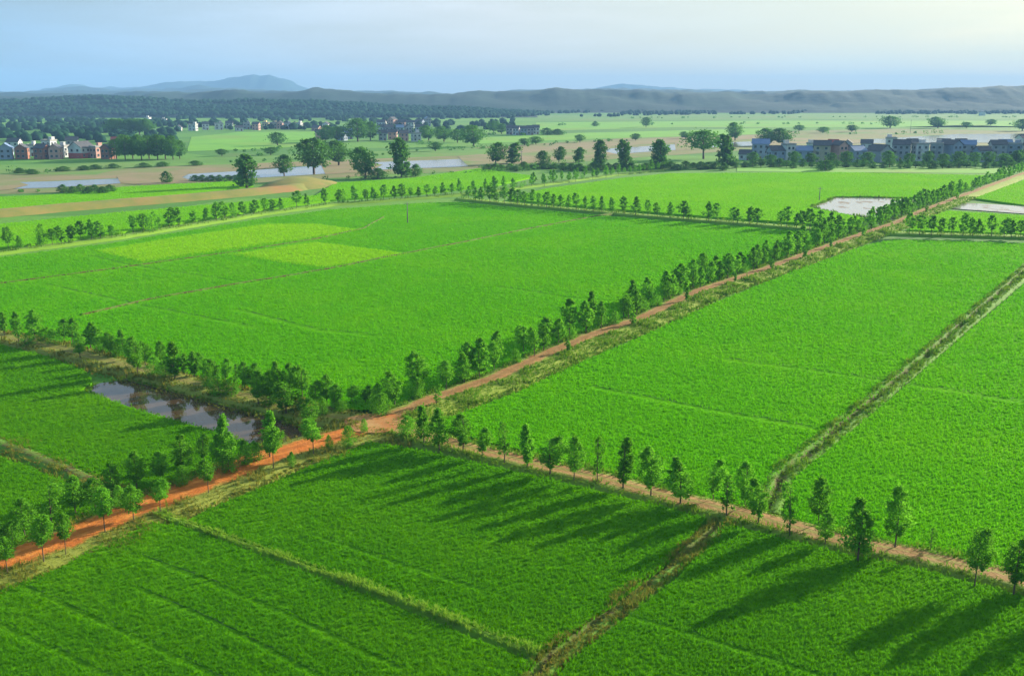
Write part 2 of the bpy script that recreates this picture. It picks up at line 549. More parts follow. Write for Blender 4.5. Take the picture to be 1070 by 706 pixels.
def rice_field(label, px, mats, z=0.35, dens=1.0):
    """one parcel of standing rice: closed canopy with the plants' tops standing out of it"""
    poly = wpoly(px, z)
    V0 = [Vector((p[0], p[1], z)) for p in poly]
    tri = np.array(tessellate_polygon([V0]), np.int32)
    vs = np.array([v[:] for v in V0])
    e1, e2 = vs[tri[:, 1]] - vs[tri[:, 0]], vs[tri[:, 2]] - vs[tri[:, 0]]
    cr = e1[:, 0] * e2[:, 1] - e1[:, 1] * e2[:, 0]
    tri[cr < 0] = tri[cr < 0][:, ::-1]
    n = len(vs)
    low = vs.copy(); low[:, 2] = GROUND_Z
    allv = np.concatenate([vs, low])
    q = np.array([(i, i + n, (i + 1) % n + n, (i + 1) % n) for i in range(n)], np.int32)
    # plants
    area = np.abs(cr) / 2
    cen = vs[:, :2]
    dmin = max(60.0, np.hypot(cen[:, 0], cen[:, 1]).min())
    dm = min(44.0, 44.0 * (70.0 / dmin) ** 2.3) * dens
    parts = []
    for t, ar in zip(tri, area):
        N = int(min(ar * dm, 900000))
        a, b = rng.random(N), rng.random(N)
        k = a + b > 1; a[k], b[k] = 1 - a[k], 1 - b[k]
        p = vs[t[0]] + a[:, None] * (vs[t[1]] - vs[t[0]]) + b[:, None] * (vs[t[2]] - vs[t[0]])
        d = np.hypot(p[:, 0], p[:, 1])
        keep = rng.random(N) < (dmin / np.maximum(d, dmin)) ** 2.3
        # only what the photo could see (a wide margin to the side)
        keep &= (np.abs(p[:, 0]) < 0.66 * p[:, 1] + 14) & (p[:, 1] > 50)
        parts.append(p[keep, :2])
    P = np.concatenate(parts)
    P += rng.normal(0, 0.25, P.shape)
    if mats is M_MID:
        for q in LIME_PX:
            P = P[~inside(P, wpoly(q))]
    for fpx in FURROWS:
        L = [at(x, y, z) for x, y in fpx]
        for a, b in zip(L[:-1], L[1:]):
            A, D = np.array(a[:2]), np.array((b - a)[:2])
            t = np.clip(((P - A) @ D) / (D @ D), 0, 1)
            P = P[np.linalg.norm(P - A - t[:, None] * D, axis=1) > (0.22 if fpx[0][1] > 540 else 0.6)]
    d = np.hypot(P[:, 0], P[:, 1])
    k = np.clip(d / 75.0, 1, 3.2)
    V, Q, T, tint = tufts(P, z - 0.15, 0.34 + 0.05 * k, 0.021 * k + 0.010, 7, 0.22 + 0.08 * k)
    V = np.concatenate([allv, V])
    Q, T = Q + 2 * n, T + 2 * n
    mi = np.concatenate([np.zeros(len(tri) + len(q)), np.ones(len(Q) + len(T))])
    tint = np.concatenate([np.zeros(2 * n), tint])
    o = mobj('rice_crop', mesh_arrays('rice_crop', V, [tri, q, Q, T], mats, False, mi, {'tint': tint}))
    tag(o, label, 'rice field', None, 'stuff')
    return o


def resample(pts, step):
    out = []
    for a, b in zip(pts[:-1], pts[1:]):
        n = max(1, int((b - a).length / step))
        out += [a.lerp(b, i / n) for i in range(n)]
    return out + [pts[-1]]


ROAD_POINTS = []


def ribbon(name, px, prof, mat, step=1.5, jit=0.25, kind='structure'):
    """a road or bund: cross-profile (lateral, height) swept along a line on the plain"""
    c = resample(wpoly(px), step)
    ph = rng.uniform(0, 6, 8)
    V, lat, F = [], [], []
    m = len(prof)
    for i, p in enumerate(c):
        d = (c[min(i + 1, len(c) - 1)] - c[max(i - 1, 0)]); d.z = 0; d.normalize()
        r = Vector((d.y, -d.x, 0))
        s = i * step
        wob = jit * (math.sin(s * 0.11 + ph[0]) + 0.6 * math.sin(s * 0.31 + ph[1]) + 0.4 * math.sin(s * 0.83 + ph[2])) * 0.5
        for k, (l, z) in enumerate(prof):
            jl = rng.normal(0, jit * 0.35) * (abs(l) > 0.9)
            q = p + r * (l + wob + jl)
            V.append((q.x, q.y, z + rng.normal(0, 0.03)))
            lat.append(abs(l))
        if i:
            b = (i - 1) * m
            for k in range(m - 1):
                F.append((b + k, b + k + 1, b + m + k + 1, b + m + k))
    F = np.array(F)[:, ::-1]
    o = mobj(name, mesh_arrays(name, V, F, mat, True, None, {'lat': lat}))
    o['kind'] = kind
    return c


def road_prof(hw, verge, top=0.5, dz=0.0, vl=None, vr=None):
    vl, vr = vl or verge, vr or verge
    return [(l, z + dz) for l, z in ((-hw - vl - 0.45, GROUND_Z - 0.02), (-hw - vl, 0.33), (-hw - 0.35, top - 0.06), (-hw, top - 0.03), (-hw * 0.5, top - 0.04),
            (0, top), (hw * 0.5, top - 0.04), (hw, top - 0.03), (hw + 0.35, top - 0.06), (hw + vr, 0.33), (hw + vr + 0.45, GROUND_Z - 0.02))]


PX_TAN = [(392, 447), (442, 458), (493, 472), (570, 491), (630, 503), (685, 518), (787, 543), (875, 567), (970, 586), (1041, 604), (1070, 612), (1200, 648)]
PX_ORANGE = [(394, 447), (350, 460), (327, 467), (283, 479.5), (235, 501), (170, 525), (113, 549), (57, 571.6), (0, 591), (-60, 612), (-150, 645)]
PX_GRASSY = [(-150, 318), (0, 353), (70, 368), (132, 385), (205, 403), (273, 420), (330, 434), (392, 446)]
PX_RED = [(392, 446), (420, 433), (462, 416), (516, 398), (561, 378), (615, 354), (669, 335), (725, 308), (810, 279), (895, 248), (934, 235), (960, 223), (1007, 205), (1054, 187.5), (1075, 180), (1110, 170)]
PX_BANK = [(-80, 275), (0, 264), (117, 249), (270, 224), (345, 214), (440, 207), (500, 202), (560, 194), (640, 183), (690, 178)]
PX_CROSS = [(480, 208), (540, 214), (640, 223), (740, 231), (840, 239), (900, 243), (960, 245), (1070, 248), (1200, 252)]

ways = {}
ways['tan'] = ribbon('dirt_track', PX_TAN, road_prof(1.05, 0.9, 0.5), M_ROAD_TAN)
ways['orange'] = ribbon('dirt_road', PX_ORANGE, road_prof(1.55, 1.5, 0.5, 0.02, vl=2.6), M_ROAD_ORANGE)
ways['grassy'] = ribbon('grassy_track', PX_GRASSY, road_prof(1.3, 1.4, 0.5, -0.02), M_ROAD_GRASS)
ways['red'] = ribbon('dirt_road', PX_RED, road_prof(1.05, 1.3, 0.5, 0.04, vr=3.6), M_ROAD_RED)
ways['bank'] = ribbon('field_path', PX_BANK, road_prof(0.8, 1.3, 0.5), M_BUND_GREEN, 3)
ways['cross'] = ribbon('field_path', PX_CROSS, road_prof(0.8, 1.6, 0.4), M_BUND_GREEN, 3)
bund = [(-1.5, -0.3), (-0.8, 0.35), (0, 0.5), (0.8, 0.35), (1.5, -0.3)]
bund_s = [(-0.45, -0.3), (-0.25, 0.36), (0, 0.46), (0.25, 0.36), (0.45, -0.3)]
double = [(-1.6, -0.3), (-1.2, 0.4), (-0.7, 0.48), (-0.2, 0.0), (0.2, 0.0), (0.7, 0.48), (1.2, 0.4), (1.6, -0.3)]
trench = [(-1.2, -0.3), (-0.8, 0.35), (-0.35, 0.40), (0.05, -0.1), (0.4, -0.1), (0.7, 0.3), (1.0, -0.3)]
ways['trench'] = ribbon('field_path', [(1130, 238), (1070, 285), (1000, 345), (930, 405), (870, 455), (818, 497), (798, 538)], double, M_BUND)
ways['muddy'] = ribbon('field_path', [(757, 546), (740, 562), (700, 592), (640, 640), (575, 690), (552, 716), (510, 760)], trench, M_BUND, 0.7)
ways['thin'] = ribbon('field_path', [(165, 540), (280, 580), (420, 631), (562, 688)], bund_s, M_BUND_GREEN, 0.8, 0.15)
ways['pale'] = ribbon('field_path', [(-60, 446), (0, 466), (65, 490), (110, 510), (140, 522)], bund, M_BUND, 0.8)
L2 = [(85, 331), (160, 314), (250, 298), (340, 283), (470, 257), (600, 231), (640, 224)]
L1 = [(-40, 303), (60, 290), (150, 278), (235, 266), (330, 251), (380, 240), (400, 228)]
ribbon('field_path', L2, [(a * 1.3, b + 0.16) for a, b in bund_s], M_BUND, 2, 0.3)
ribbon('field_path', L1, [(a * 1.1, b + 0.14) for a, b in bund_s], M_BUND, 2, 0.3)
j = at(392, 446)
sheet('road_junction', [(j.x + 3.6 * math.cos(a) * (1 + 0.12 * math.sin(3 * a)), j.y + 3.6 * math.sin(a)) for a in np.linspace(0, 2 * math.pi, 25)[:-1]], 0.56,
      plain_mat('junction_dirt', (0.36, 0.16, 0.045), (0.42, 0.25, 0.09), 0.5, 0.95, (0.42, 0.125, 0.025), 0.6), skirt=0.1)

# standing rice
rice_field('deep green rice between the orange road, the tan track and two field paths', [(385, 461), (440, 470), (560, 497), (690, 528), (738, 541), (694, 588), (634, 633), (567, 682), (548, 677), (420, 624), (285, 575), (196, 543), (215, 533), (270, 510), (330, 484), (365, 470)], M_NEAR)
rice_field('deep green rice below the orange road and the thin grass path', [(150, 545), (190, 549), (285, 584), (420, 636), (556, 691), (540, 720), (490, 790), (-260, 790), (-120, 668), (0, 616), (60, 594)], M_NEAR)
rice_field('deep green rice with long tree shadows beside the muddy field path', [(757, 546), (870, 575), (960, 594), (1070, 622), (1200, 660), (1260, 790), (530, 790), (565, 728), (594, 692), (647, 650), (708, 603)], M_NEAR)
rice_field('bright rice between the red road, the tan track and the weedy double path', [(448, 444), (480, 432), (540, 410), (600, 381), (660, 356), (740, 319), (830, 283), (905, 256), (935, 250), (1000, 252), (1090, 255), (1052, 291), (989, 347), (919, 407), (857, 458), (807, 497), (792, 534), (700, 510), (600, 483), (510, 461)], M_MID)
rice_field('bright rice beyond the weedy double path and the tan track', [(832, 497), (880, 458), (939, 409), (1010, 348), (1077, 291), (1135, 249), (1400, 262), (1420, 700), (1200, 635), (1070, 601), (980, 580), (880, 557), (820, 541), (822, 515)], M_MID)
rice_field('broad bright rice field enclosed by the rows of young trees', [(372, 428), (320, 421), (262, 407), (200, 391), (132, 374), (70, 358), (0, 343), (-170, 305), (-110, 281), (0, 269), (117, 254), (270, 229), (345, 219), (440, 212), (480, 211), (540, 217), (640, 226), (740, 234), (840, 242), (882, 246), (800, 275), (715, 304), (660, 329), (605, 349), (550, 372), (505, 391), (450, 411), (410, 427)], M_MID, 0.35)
rice_field('lime patch of young rice against a thin brown bund', [(240, 266), (330, 253), (426, 265), (345, 280), (300, 275)], M_LIME, 0.36)
rice_field('lime strip of young rice under the far tree row', [(100, 262), (190, 247), (280, 234), (330, 234), (376, 240), (320, 250), (232, 262), (150, 274)], M_LIME, 0.36)
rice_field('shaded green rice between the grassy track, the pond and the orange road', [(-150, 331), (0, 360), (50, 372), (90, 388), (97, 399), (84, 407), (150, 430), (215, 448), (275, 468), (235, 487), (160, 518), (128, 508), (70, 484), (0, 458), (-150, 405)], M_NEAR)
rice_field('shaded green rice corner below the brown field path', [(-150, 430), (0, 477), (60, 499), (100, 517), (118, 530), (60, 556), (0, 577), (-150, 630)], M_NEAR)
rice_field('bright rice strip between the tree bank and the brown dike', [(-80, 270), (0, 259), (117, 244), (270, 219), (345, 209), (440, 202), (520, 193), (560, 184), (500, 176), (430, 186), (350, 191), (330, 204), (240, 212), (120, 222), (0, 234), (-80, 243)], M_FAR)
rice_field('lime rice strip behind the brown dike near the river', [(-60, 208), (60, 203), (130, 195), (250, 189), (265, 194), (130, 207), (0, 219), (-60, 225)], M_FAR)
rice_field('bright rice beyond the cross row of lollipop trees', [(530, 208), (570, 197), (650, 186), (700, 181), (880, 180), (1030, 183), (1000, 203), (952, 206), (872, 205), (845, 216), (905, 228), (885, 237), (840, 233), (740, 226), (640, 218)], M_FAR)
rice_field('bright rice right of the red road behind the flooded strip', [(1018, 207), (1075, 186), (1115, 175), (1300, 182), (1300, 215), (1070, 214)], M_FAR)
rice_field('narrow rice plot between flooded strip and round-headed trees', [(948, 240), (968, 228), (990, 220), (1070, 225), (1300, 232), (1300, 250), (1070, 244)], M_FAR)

# tramlines: dark furrows where the rice has been trodden down
M_FURROW = plain_mat('wet_furrow', (0.03, 0.10, 0.006), (0.06, 0.20, 0.006), 0.9, 1.0)
for fpx in FURROWS[:13]:
    fw = 0.09 if fpx[0][1] > 540 else 0.22
    ribbon('furrow', fpx, [(-fw, 0.352), (0, 0.356), (fw, 0.352)], M_FURROW, 0.8, 0.2)

# water
sheet('pond_bed', wpoly([(84, 404), (130, 394), (205, 412), (270, 428), (345, 450), (310, 468), (270, 466), (215, 446), (150, 428), (95, 412)]), -0.26, M_MUD)
sheet('water', wpoly([(88, 407), (104, 399), (132, 396), (200, 413), (262, 431), (318, 446), (322, 457), (300, 465), (268, 464), (215, 447), (150, 429), (106, 415)]), -0.15, M_WATER)
sheet('water', wpoly([(846, 217), (872, 206.5), (905, 206), (948, 208), (944, 221), (912, 228), (880, 224)]), -0.05, M_PADDY)
sheet('water', wpoly([(985, 217), (1010, 212), (1070, 215), (1300, 219), (1300, 229), (1070, 223)]), -0.05, M_PADDY)
near = [(-200, 204), (-50, 199), (60, 195.5), (130, 191), (200, 188), (260, 186), (330, 182), (400, 177), (480, 174), (560, 168), (640, 161), (700, 157), (760, 153), (850, 150), (1000, 149), (1100, 149), (1400, 150)]
far = [(1400, 139), (1100, 139.5), (1000, 140), (920, 145), (850, 146), (760, 148.5), (700, 151), (640, 155), (560, 160), (480, 166), (400, 169), (330, 173), (260, 178), (190, 182), (130, 186), (60, 189), (-50, 192), (-200, 196)]
sheet('river_bank', wpoly([(x, y + 5) for x, y in near] + [(x, y - 10) for x, y in far]), -0.22, M_BANK)
sheet('sand_bar', wpoly([(180, 183), (300, 174), (400, 168), (520, 160), (700, 149), (800, 145), (800, 141), (700, 144), (520, 153), (400, 160), (300, 165), (200, 172), (0, 188), (0, 191)]), -0.18, M_SAND)
sheet('water', wpoly(near + far), -0.12, M_RIVER)
for q in ([(-60, 190), (10, 187), (30, 193), (10, 198), (-60, 202)], [(122, 184), (165, 180), (200, 180), (190, 185), (205, 190), (150, 193), (126, 191)], [(335, 171), (380, 168), (400, 172), (385, 179), (340, 182)], [(478, 163), (560, 157), (640, 152), (632, 158), (645, 161), (560, 169), (490, 174)], [(705, 149), (735, 146.5), (742, 151), (730, 156), (706, 157)], [(790, 145), (900, 143), (905, 149), (850, 152), (795, 153)]):
    sheet('sand_bar', wpoly(q), -0.08, M_SAND)
for px, m in (([(100, 182), (130, 175), (220, 172), (330, 168), (520, 161), (520, 154), (330, 160), (200, 166), (60, 171), (-100, 174), (-100, 186), (0, 182)], M_MEADOW2),
              ([(195, 158), (260, 156), (335, 152), (340, 144), (330, 137), (250, 138), (200, 143)], M_MEADOW),
              ([(500, 150), (620, 145), (800, 140), (800, 134), (600, 139), (500, 144)], M_MEADOW),
              ([(560, 137), (700, 133), (1070, 133), (1300, 134), (1300, 127), (800, 126), (560, 128)], M_MEADOW),
              ([(560, 126.5), (800, 124.5), (1300, 125), (1300, 119), (800, 119), (560, 121)], M_MEADOW2),
              ([(900, 134), (1200, 139), (1300, 139), (1300, 136), (1000, 131)], M_MEADOW2),
              ([(770, 179), (1050, 181), (1050, 176), (770, 174)], M_MEADOW)):
    sheet('meadow', wpoly(px), -0.16, m)
# the brown dike in front of the river and the dry mound at its end
dike = [(-7, -0.3), (-3, 1.6), (0, 1.9), (3, 1.6), (7, -0.3)]
ribbon('dike', [(-120, 234), (0, 224), (130, 213), (240, 204), (300, 198), (330, 192)], dike, M_DRYGRASS, 4, 0.8)
c = at(312, 193)
ang = np.linspace(0, 2 * np.pi, 33)[:-1]
V, F = [(c.x, c.y, 3.2)], []
for k, (r, z) in enumerate(((0.3, 2.9), (0.6, 1.7), (0.85, 0.6), (1.0, -0.35))):
    for a in ang:
        V.append((c.x + 17 * r * math.cos(a) * (1 + 0.1 * math.sin(3 * a + 1)), c.y + 26 * r * math.sin(a), z + rng.normal(0, 0.08)))
for i in range(32):
    F.append((0, 1 + i, 1 + (i + 1) % 32, 1 + (i + 1) % 32))
Q = [(1 + k * 32 + i, 1 + (k + 1) * 32 + i, 1 + (k + 1) * 32 + (i + 1) % 32, 1 + k * 32 + (i + 1) % 32) for k in range(3) for i in range(32)]
o = mobj('mound', mesh_arrays('mound', V, [np.array(F)[:, :3], np.array(Q)], M_DRYGRASS, True)); o['kind'] = 'structure'

# hills: each range has its own distance, its crest line and a full depth
def fbm1(x, seed, octs=5):
    r = np.random.default_rng(seed)
    out = np.zeros_like(x)
    for k in range(octs):
        out += np.sin(x * 2 ** k + r.uniform(0, 6.28)) * np.sin(x * 1.37 * 2 ** k + r.uniform(0, 6.28)) / 1.8 ** k
    return out


HILLS = []


def hill_range(D, crest, half, rough, seed):
    xs = np.array([c[0] for c in crest], float)
    ys = np.array([c[1] for c in crest], float)
    px = np.arange(xs[0], xs[-1] + 1, max(2.0, 7000 / D * 1.2))
    py = np.interp(px, xs, ys)
    z = []
    X = []
    for a, b in zip(px, py):
        u, v = (a - 535) / FPX, (353 - b) / FPX
        dy, dz = math.cos(PITCH) + v * math.sin(PITCH), -math.sin(PITCH) + v * math.cos(PITCH)
        X.append(u * D / dy); z.append(CAM_H + D * dz / dy)
    X, z = np.array(X), np.maximum(np.array(z), 0.5)
    z = z + rough * fbm1(X / (half * 0.4), seed) + 0.45 * rough * fbm1(X / (half * 0.11), seed + 20)
    z = np.maximum(z, 0)
    rows = np.linspace(-1, 1.2, 17)
    V = []
    for t in rows:
        prof = np.exp(-(t * 1.7) ** 2) if t < 0 else np.exp(-(t * 1.5) ** 2)
        wob = 1 + 0.22 * fbm1(X / (half * 0.35) + 3.1 * t, seed + 5, 4) * (abs(t) > 0.05)
        zz = z * prof * wob - 6 * (abs(t) > 0.85)
        if abs(t) < 0.2: zz = np.minimum(zz, z * 1.01)
        V.append(np.stack([X * (1 + t * half / D * 0.5), np.full_like(X, D + t * half), zz], 1))
    n = len(X)
    V = np.concatenate(V)
    F = [(r * n + i, r * n + i + 1, (r + 1) * n + i + 1, (r + 1) * n + i) for r in range(16) for i in range(n - 1)]
    o = mobj('hills', mesh_arrays('hills', V, np.array(F), M_HILL, True))
    o['kind'] = 'structure'
    HILLS.append(V)


hill_range(2100, [(-400, 103), (-100, 104), (0, 106), (40, 105), (100, 103), (170, 107), (250, 106), (330, 107), (400, 110), (470, 113), (530, 118), (560, 120)], 380, 3.0, 1)
hill_range(2650, [(-400, 96), (0, 101), (60, 100), (130, 98), (200, 98), (240, 94), (265, 97), (300, 98), (330, 95), (380, 98), (420, 100), (500, 97), (540, 97), (585, 93), (640, 93), (700, 97), (760, 96), (800, 98), (870, 96), (930, 93), (1000, 92), (1070, 89), (1400, 85)], 390, 4.0, 2)
hill_range(2500, [(500, 121), (580, 116), (640, 112), (700, 110), (760, 113), (820, 112), (880, 108), (960, 107), (1020, 105), (1080, 103), (1200, 104), (1400, 102)], 250, 3.0, 9)
hill_range(3400, [(-400, 99), (0, 99), (60, 97), (110, 98), (170, 95), (230, 96.5), (300, 96), (360, 98), (420, 97.5), (480, 99), (520, 98), (590, 95), (660, 94.5), (730, 97.5), (810, 96), (880, 97), (960, 94), (1060, 92), (1400, 89)], 420, 5.0, 8)
hill_range(4800, [(-400, 97), (0, 98), (70, 95), (160, 96), (240, 94), (330, 96), (420, 96), (480, 98), (560, 95), (640, 92), (720, 95), (800, 97), (900, 94), (1000, 93), (1100, 90), (1400, 88)], 700, 6.0, 3)
hill_range(6200, [(-400, 95), (-60, 96), (20, 97), (60, 92), (90, 91), (120, 95), (170, 92), (210, 90), (250, 92), (330, 95), (420, 97.5), (470, 99)], 700, 9.0, 6)
hill_range(8000, [(-300, 98), (0, 97), (40, 96), (75, 89), (95, 93), (140, 93), (175, 88), (200, 85), (230, 84), (240, 82), (250, 81), (257, 79), (268, 78), (275, 80), (284, 79), (292, 82), (300, 84), (308, 89), (322, 93), (360, 97), (440, 98), (520, 97), (600, 95), (650, 87), (690, 91), (740, 93), (800, 97), (900, 98)], 900, 8.0, 4)

# ------------------------------------------------------------------ foliage builders
def leaf_quads(P, size, tint, flat=0.0):
    n = len(P)
    a = rng.normal(0, 1, (n, 3)); a /= np.linalg.norm(a, axis=1)[:, None]
    b = rng.normal(0, 1, (n, 3)); b[:, 2] *= (1 - flat)
    b -= a * (a * b).sum(1)[:, None]; b /= np.linalg.norm(b, axis=1)[:, None]
    s = (size * rng.uniform(0.6, 1.25, n))[:, None]
    V = np.stack([P - a * s - b * s * 0.25, P - a * s * 0.1 - b * s * 0.65, P + a * s, P + a * s * 0.1 + b * s * 0.65], 1).reshape(-1, 3)
    F = np.arange(n * 4).reshape(-1, 4)
    return V, F, np.repeat(tint, 4)


SHAPES = {   # crown: bottom as a share of the height, radius profile, radius as a share of the height
    'pointed': (0.22, [(0, .55), (.12, .95), (.3, 1), (.55, .75), (.8, .40), (1, .06)], .22),
    'oval': (0.26, [(0, .4), (.2, .9), (.45, 1), (.7, .85), (.88, .5), (1, .12)], .22),
    'round': (0.36, [(0, .4), (.2, .9), (.5, 1), (.8, .8), (1, .25)], .27),
    'lollipop': (0.46, [(0, .4), (.2, .9), (.5, 1), (.8, .8), (1, .25)], .25),
    'slender': (0.18, [(0, .5), (.2, .9), (.5, 1), (.8, .65), (1, .1)], .14),
    'sparse': (0.24, [(0, .5), (.3, .8), (.45, .5), (.7, 1), (.9, .6), (1, .1)], .17),
    'bushy': (0.05, [(0, .7), (.25, 1), (.55, .95), (.8, .65), (1, .2)], .42),
    'broad': (0.24, [(0, .35), (.2, .8), (.45, 1), (.7, .9), (.9, .55), (1, .2)], .46),
    'umbrella': (0.42, [(0, .3), (.25, .8), (.55, 1), (.8, .85), (1, .3)], .58),
    'tall': (0.10, [(0, .7), (.15, 1), (.35, .75), (.5, .7), (.72, .95), (.9, .6), (1, .15)], .25),
}


def crown_mesh(shape, seed, n_clump, n_leaf, size, mat, h=5.0):
    r = np.random.default_rng(seed)
    z0, prof, R = SHAPES[shape]
    pt = np.array(prof)
    P, T, tips = [], [], []
    ga = r.uniform(0, 6)
    lop = r.normal(0, 0.07, 2)
    for i in range(n_clump):
        t = (i + r.uniform(0, 1)) / n_clump
        rad = np.interp(t, pt[:, 0], pt[:, 1]) * R * h
        ga += 2.4 + r.normal(0, 0.4)
        k = math.sqrt(r.uniform(0.08, 1.0)) * r.uniform(0.75, 1.18)
        zc = h * (z0 + (1 - z0) * t) - 0.05 * h * k
        cx, cy = math.cos(ga) * rad * k + lop[0] * h * t, math.sin(ga) * rad * k + lop[1] * h * t
        tips.append((cx, cy, zc))
        m = int(n_leaf * r.uniform(0.5, 1.4))
        sp = max(0.3 * rad, 0.035 * h) * r.uniform(0.75, 1.2)
        q = r.normal(0, 1, (m, 3)) * np.array([sp, sp, sp * 0.8]) * 0.72
        P.append(q + np.array([cx, cy, zc]))
        T.append(np.clip(r.normal(0.45 + r.normal(0, 0.16), 0.16, m), 0, 1))
    P, T = np.concatenate(P), np.concatenate(T)
    k = P[:, 2] > h * z0 * 0.6
    V, F, ti = leaf_quads(P[k], size, T[k])
    return mesh_arrays('crown', V, F, mat, False, None, {'tint': ti}), tips


def trunk_mesh(shape, tips, seed, h=5.0, thick=0.02, limbs=9):
    r = random.Random(seed)
    z0 = SHAPES[shape][0]
    mb = MB()
    bx, by = r.uniform(-.03, .03) * h, r.uniform(-.03, .03) * h
    line = [(0, 0, -0.7), (0, 0, 0), (bx * .3, by * .3, h * .3), (bx * .7, by * .7, h * .6), (bx, by, h * .9)]
    mb.tube(line, [thick * h * k for k in (1.25, 1.1, .85, .5, .12)], 7)
    for x, y, z in r.sample(tips, min(limbs, len(tips))):
        zb = max(h * z0 * 0.8, z - 0.18 * h)
        k = min(1, zb / (h * .9))
        mb.tube([(bx * k, by * k, zb), ((bx * k + x) * .5, (by * k + y) * .5, (zb + z) * .5 + .02 * h), (x, y, z)], [thick * h * .4, thick * h * .28, thick * h * .1], 5)
    return mb.mesh('trunk', M_BARK, True)


LIB = {}


def lib(shape, lod, var):
    """shared meshes of a tree of height 5 m"""
    key = (shape, lod, var)
    if key not in LIB:
        sd_ = abs(hash(shape)) % 1 + sum(map(ord, shape)) * 7 + var * 31 + lod
        if lod == 0:      # beside the near roads
            a = dict(n_clump=46, n_leaf=62, size=0.115)
            if shape == 'sparse': a = dict(n_clump=26, n_leaf=36, size=0.11)
            if shape == 'bushy': a = dict(n_clump=46, n_leaf=60, size=0.14)
        elif lod == 1:    # a hundred metres and more
            a = dict(n_clump=34, n_leaf=34, size=0.18)
        elif lod == 2:    # far rows
            a = dict(n_clump=24, n_leaf=20, size=0.26)
        else:             # big trees far off (scaled up)
            a = dict(n_clump=60, n_leaf=30, size=0.20)
        cm, tips = crown_mesh(shape, sd_, mat=M_CROWN_BIG if lod == 3 else M_CROWN, **a)
        LIB[key] = (cm, trunk_mesh(shape, tips, sd_, thick=0.030 if lod == 3 else 0.0135, limbs=(10, 6, 4, 9)[lod]))
    return LIB[key]


ONES = ['', 'first', 'second', 'third', 'fourth', 'fifth', 'sixth', 'seventh', 'eighth', 'ninth', 'tenth', 'eleventh', 'twelfth', 'thirteenth', 'fourteenth', 'fifteenth', 'sixteenth', 'seventeenth', 'eighteenth', 'nineteenth']
TENS = {20: ('twentieth', 'twenty'), 30: ('thirtieth', 'thirty'), 40: ('fortieth', 'forty'), 50: ('fiftieth', 'fifty'), 60: ('sixtieth', 'sixty'), 70: ('seventieth', 'seventy'), 80: ('eightieth', 'eighty'), 90: ('ninetieth', 'ninety'), 100: ('one hundredth', 'one hundred')}


def ordinal(n):
    if n > 100: return 'one hundred and ' + ordinal(n - 100)
    if n < 20: return ONES[n]
    t = n // 10 * 10
    return TENS[t][0] if n == t else TENS[t][1] + '-' + ONES[n - t]


def plant_tree(name, loc, h, w, shape, lod, label, group, cat='tree'):
    var = random.randrange(3)
    cm, tm = lib(shape, lod, var)
    if shape == 'bushy': name, cat = 'shrub', 'bush'  # low bushy young trees of the rows are named as shrubs too
    root = empty(name, loc, random.uniform(0, 6.28))
    k = h / 5.0
    kw = 1.25 * w / (SHAPES[shape][2] * 2 * 5.0 * 1.12)
    root.scale = (kw, kw, k)
    mobj('trunk', tm, root)
    mobj('crown', cm, root)
    tag(root, label, cat, group)
    return root


LOOK = {'pointed': 'pointed young tree', 'oval': 'oval-crowned young tree', 'round': 'round-headed young tree', 'slender': 'slender young tree', 'sparse': 'thin sparse young tree', 'bushy': 'low bushy plant', 'lollipop': 'long-stemmed young tree'}


def row_of_trees(items, origin, tail, group, lod, z=0.3):
    """items: (x, y, height px, width px, shape) of the foot in the photo; ordinal counted from origin"""
    pts = []
    for x, y, hp, wp, sh in items:
        p = at(x, y, z)
        pts.append(((p - origin).length, p, metres(hp, p) / 0.96, metres(wp, p), sh))
    pts.sort(key=lambda t: t[0])
    for i, (_, p, h, w, sh) in enumerate(pts):
        ld = lod if lod is not None else (0 if depth(p) < 150 else 1 if depth(p) < 260 else 2)
        plant_tree('roadside_tree', p, h, w, sh, ld, f'{LOOK[sh]}, {ordinal(i + 1)} {tail}', group)


CROSSROADS = at(392, 446, 0.3)
row_of_trees([
    (425, 456, 22, 17, 'bushy'), (443, 464, 43, 17, 'pointed'), (459, 470, 46, 20, 'pointed'), (484, 472, 39, 21, 'oval'), (504, 478, 34, 15, 'oval'),
    (527, 484, 45, 14, 'sparse'), (551, 489, 48, 13, 'slender'), (575, 496, 41, 25, 'oval'), (600, 502, 48, 18, 'oval'), (624, 505, 50, 13, 'sparse'),
    (651, 511, 53, 16, 'slender'), (680, 519, 54, 23, 'oval'), (711, 527, 50, 27, 'pointed'), (745, 523, 46, 17, 'oval'), (759, 540, 43, 17, 'sparse'),
    (778, 531, 49, 20, 'oval'), (792, 549, 52, 21, 'oval'), (825, 560, 58, 17, 'sparse'), (855, 549, 55, 21, 'oval'), (862, 569, 35, 16, 'oval'),
    (896, 586, 68, 30, 'pointed'), (935, 573, 67, 25, 'oval'), (972, 577, 27, 9, 'sparse'), (1018, 613, 63, 25, 'round'), (1059, 621, 65, 26, 'oval'),
    (1092, 606, 60, 24, 'oval'), (1120, 640, 60, 24, 'oval')],
    CROSSROADS, 'from the crossroads along the pale tan track', 'young trees along the tan track', 0)
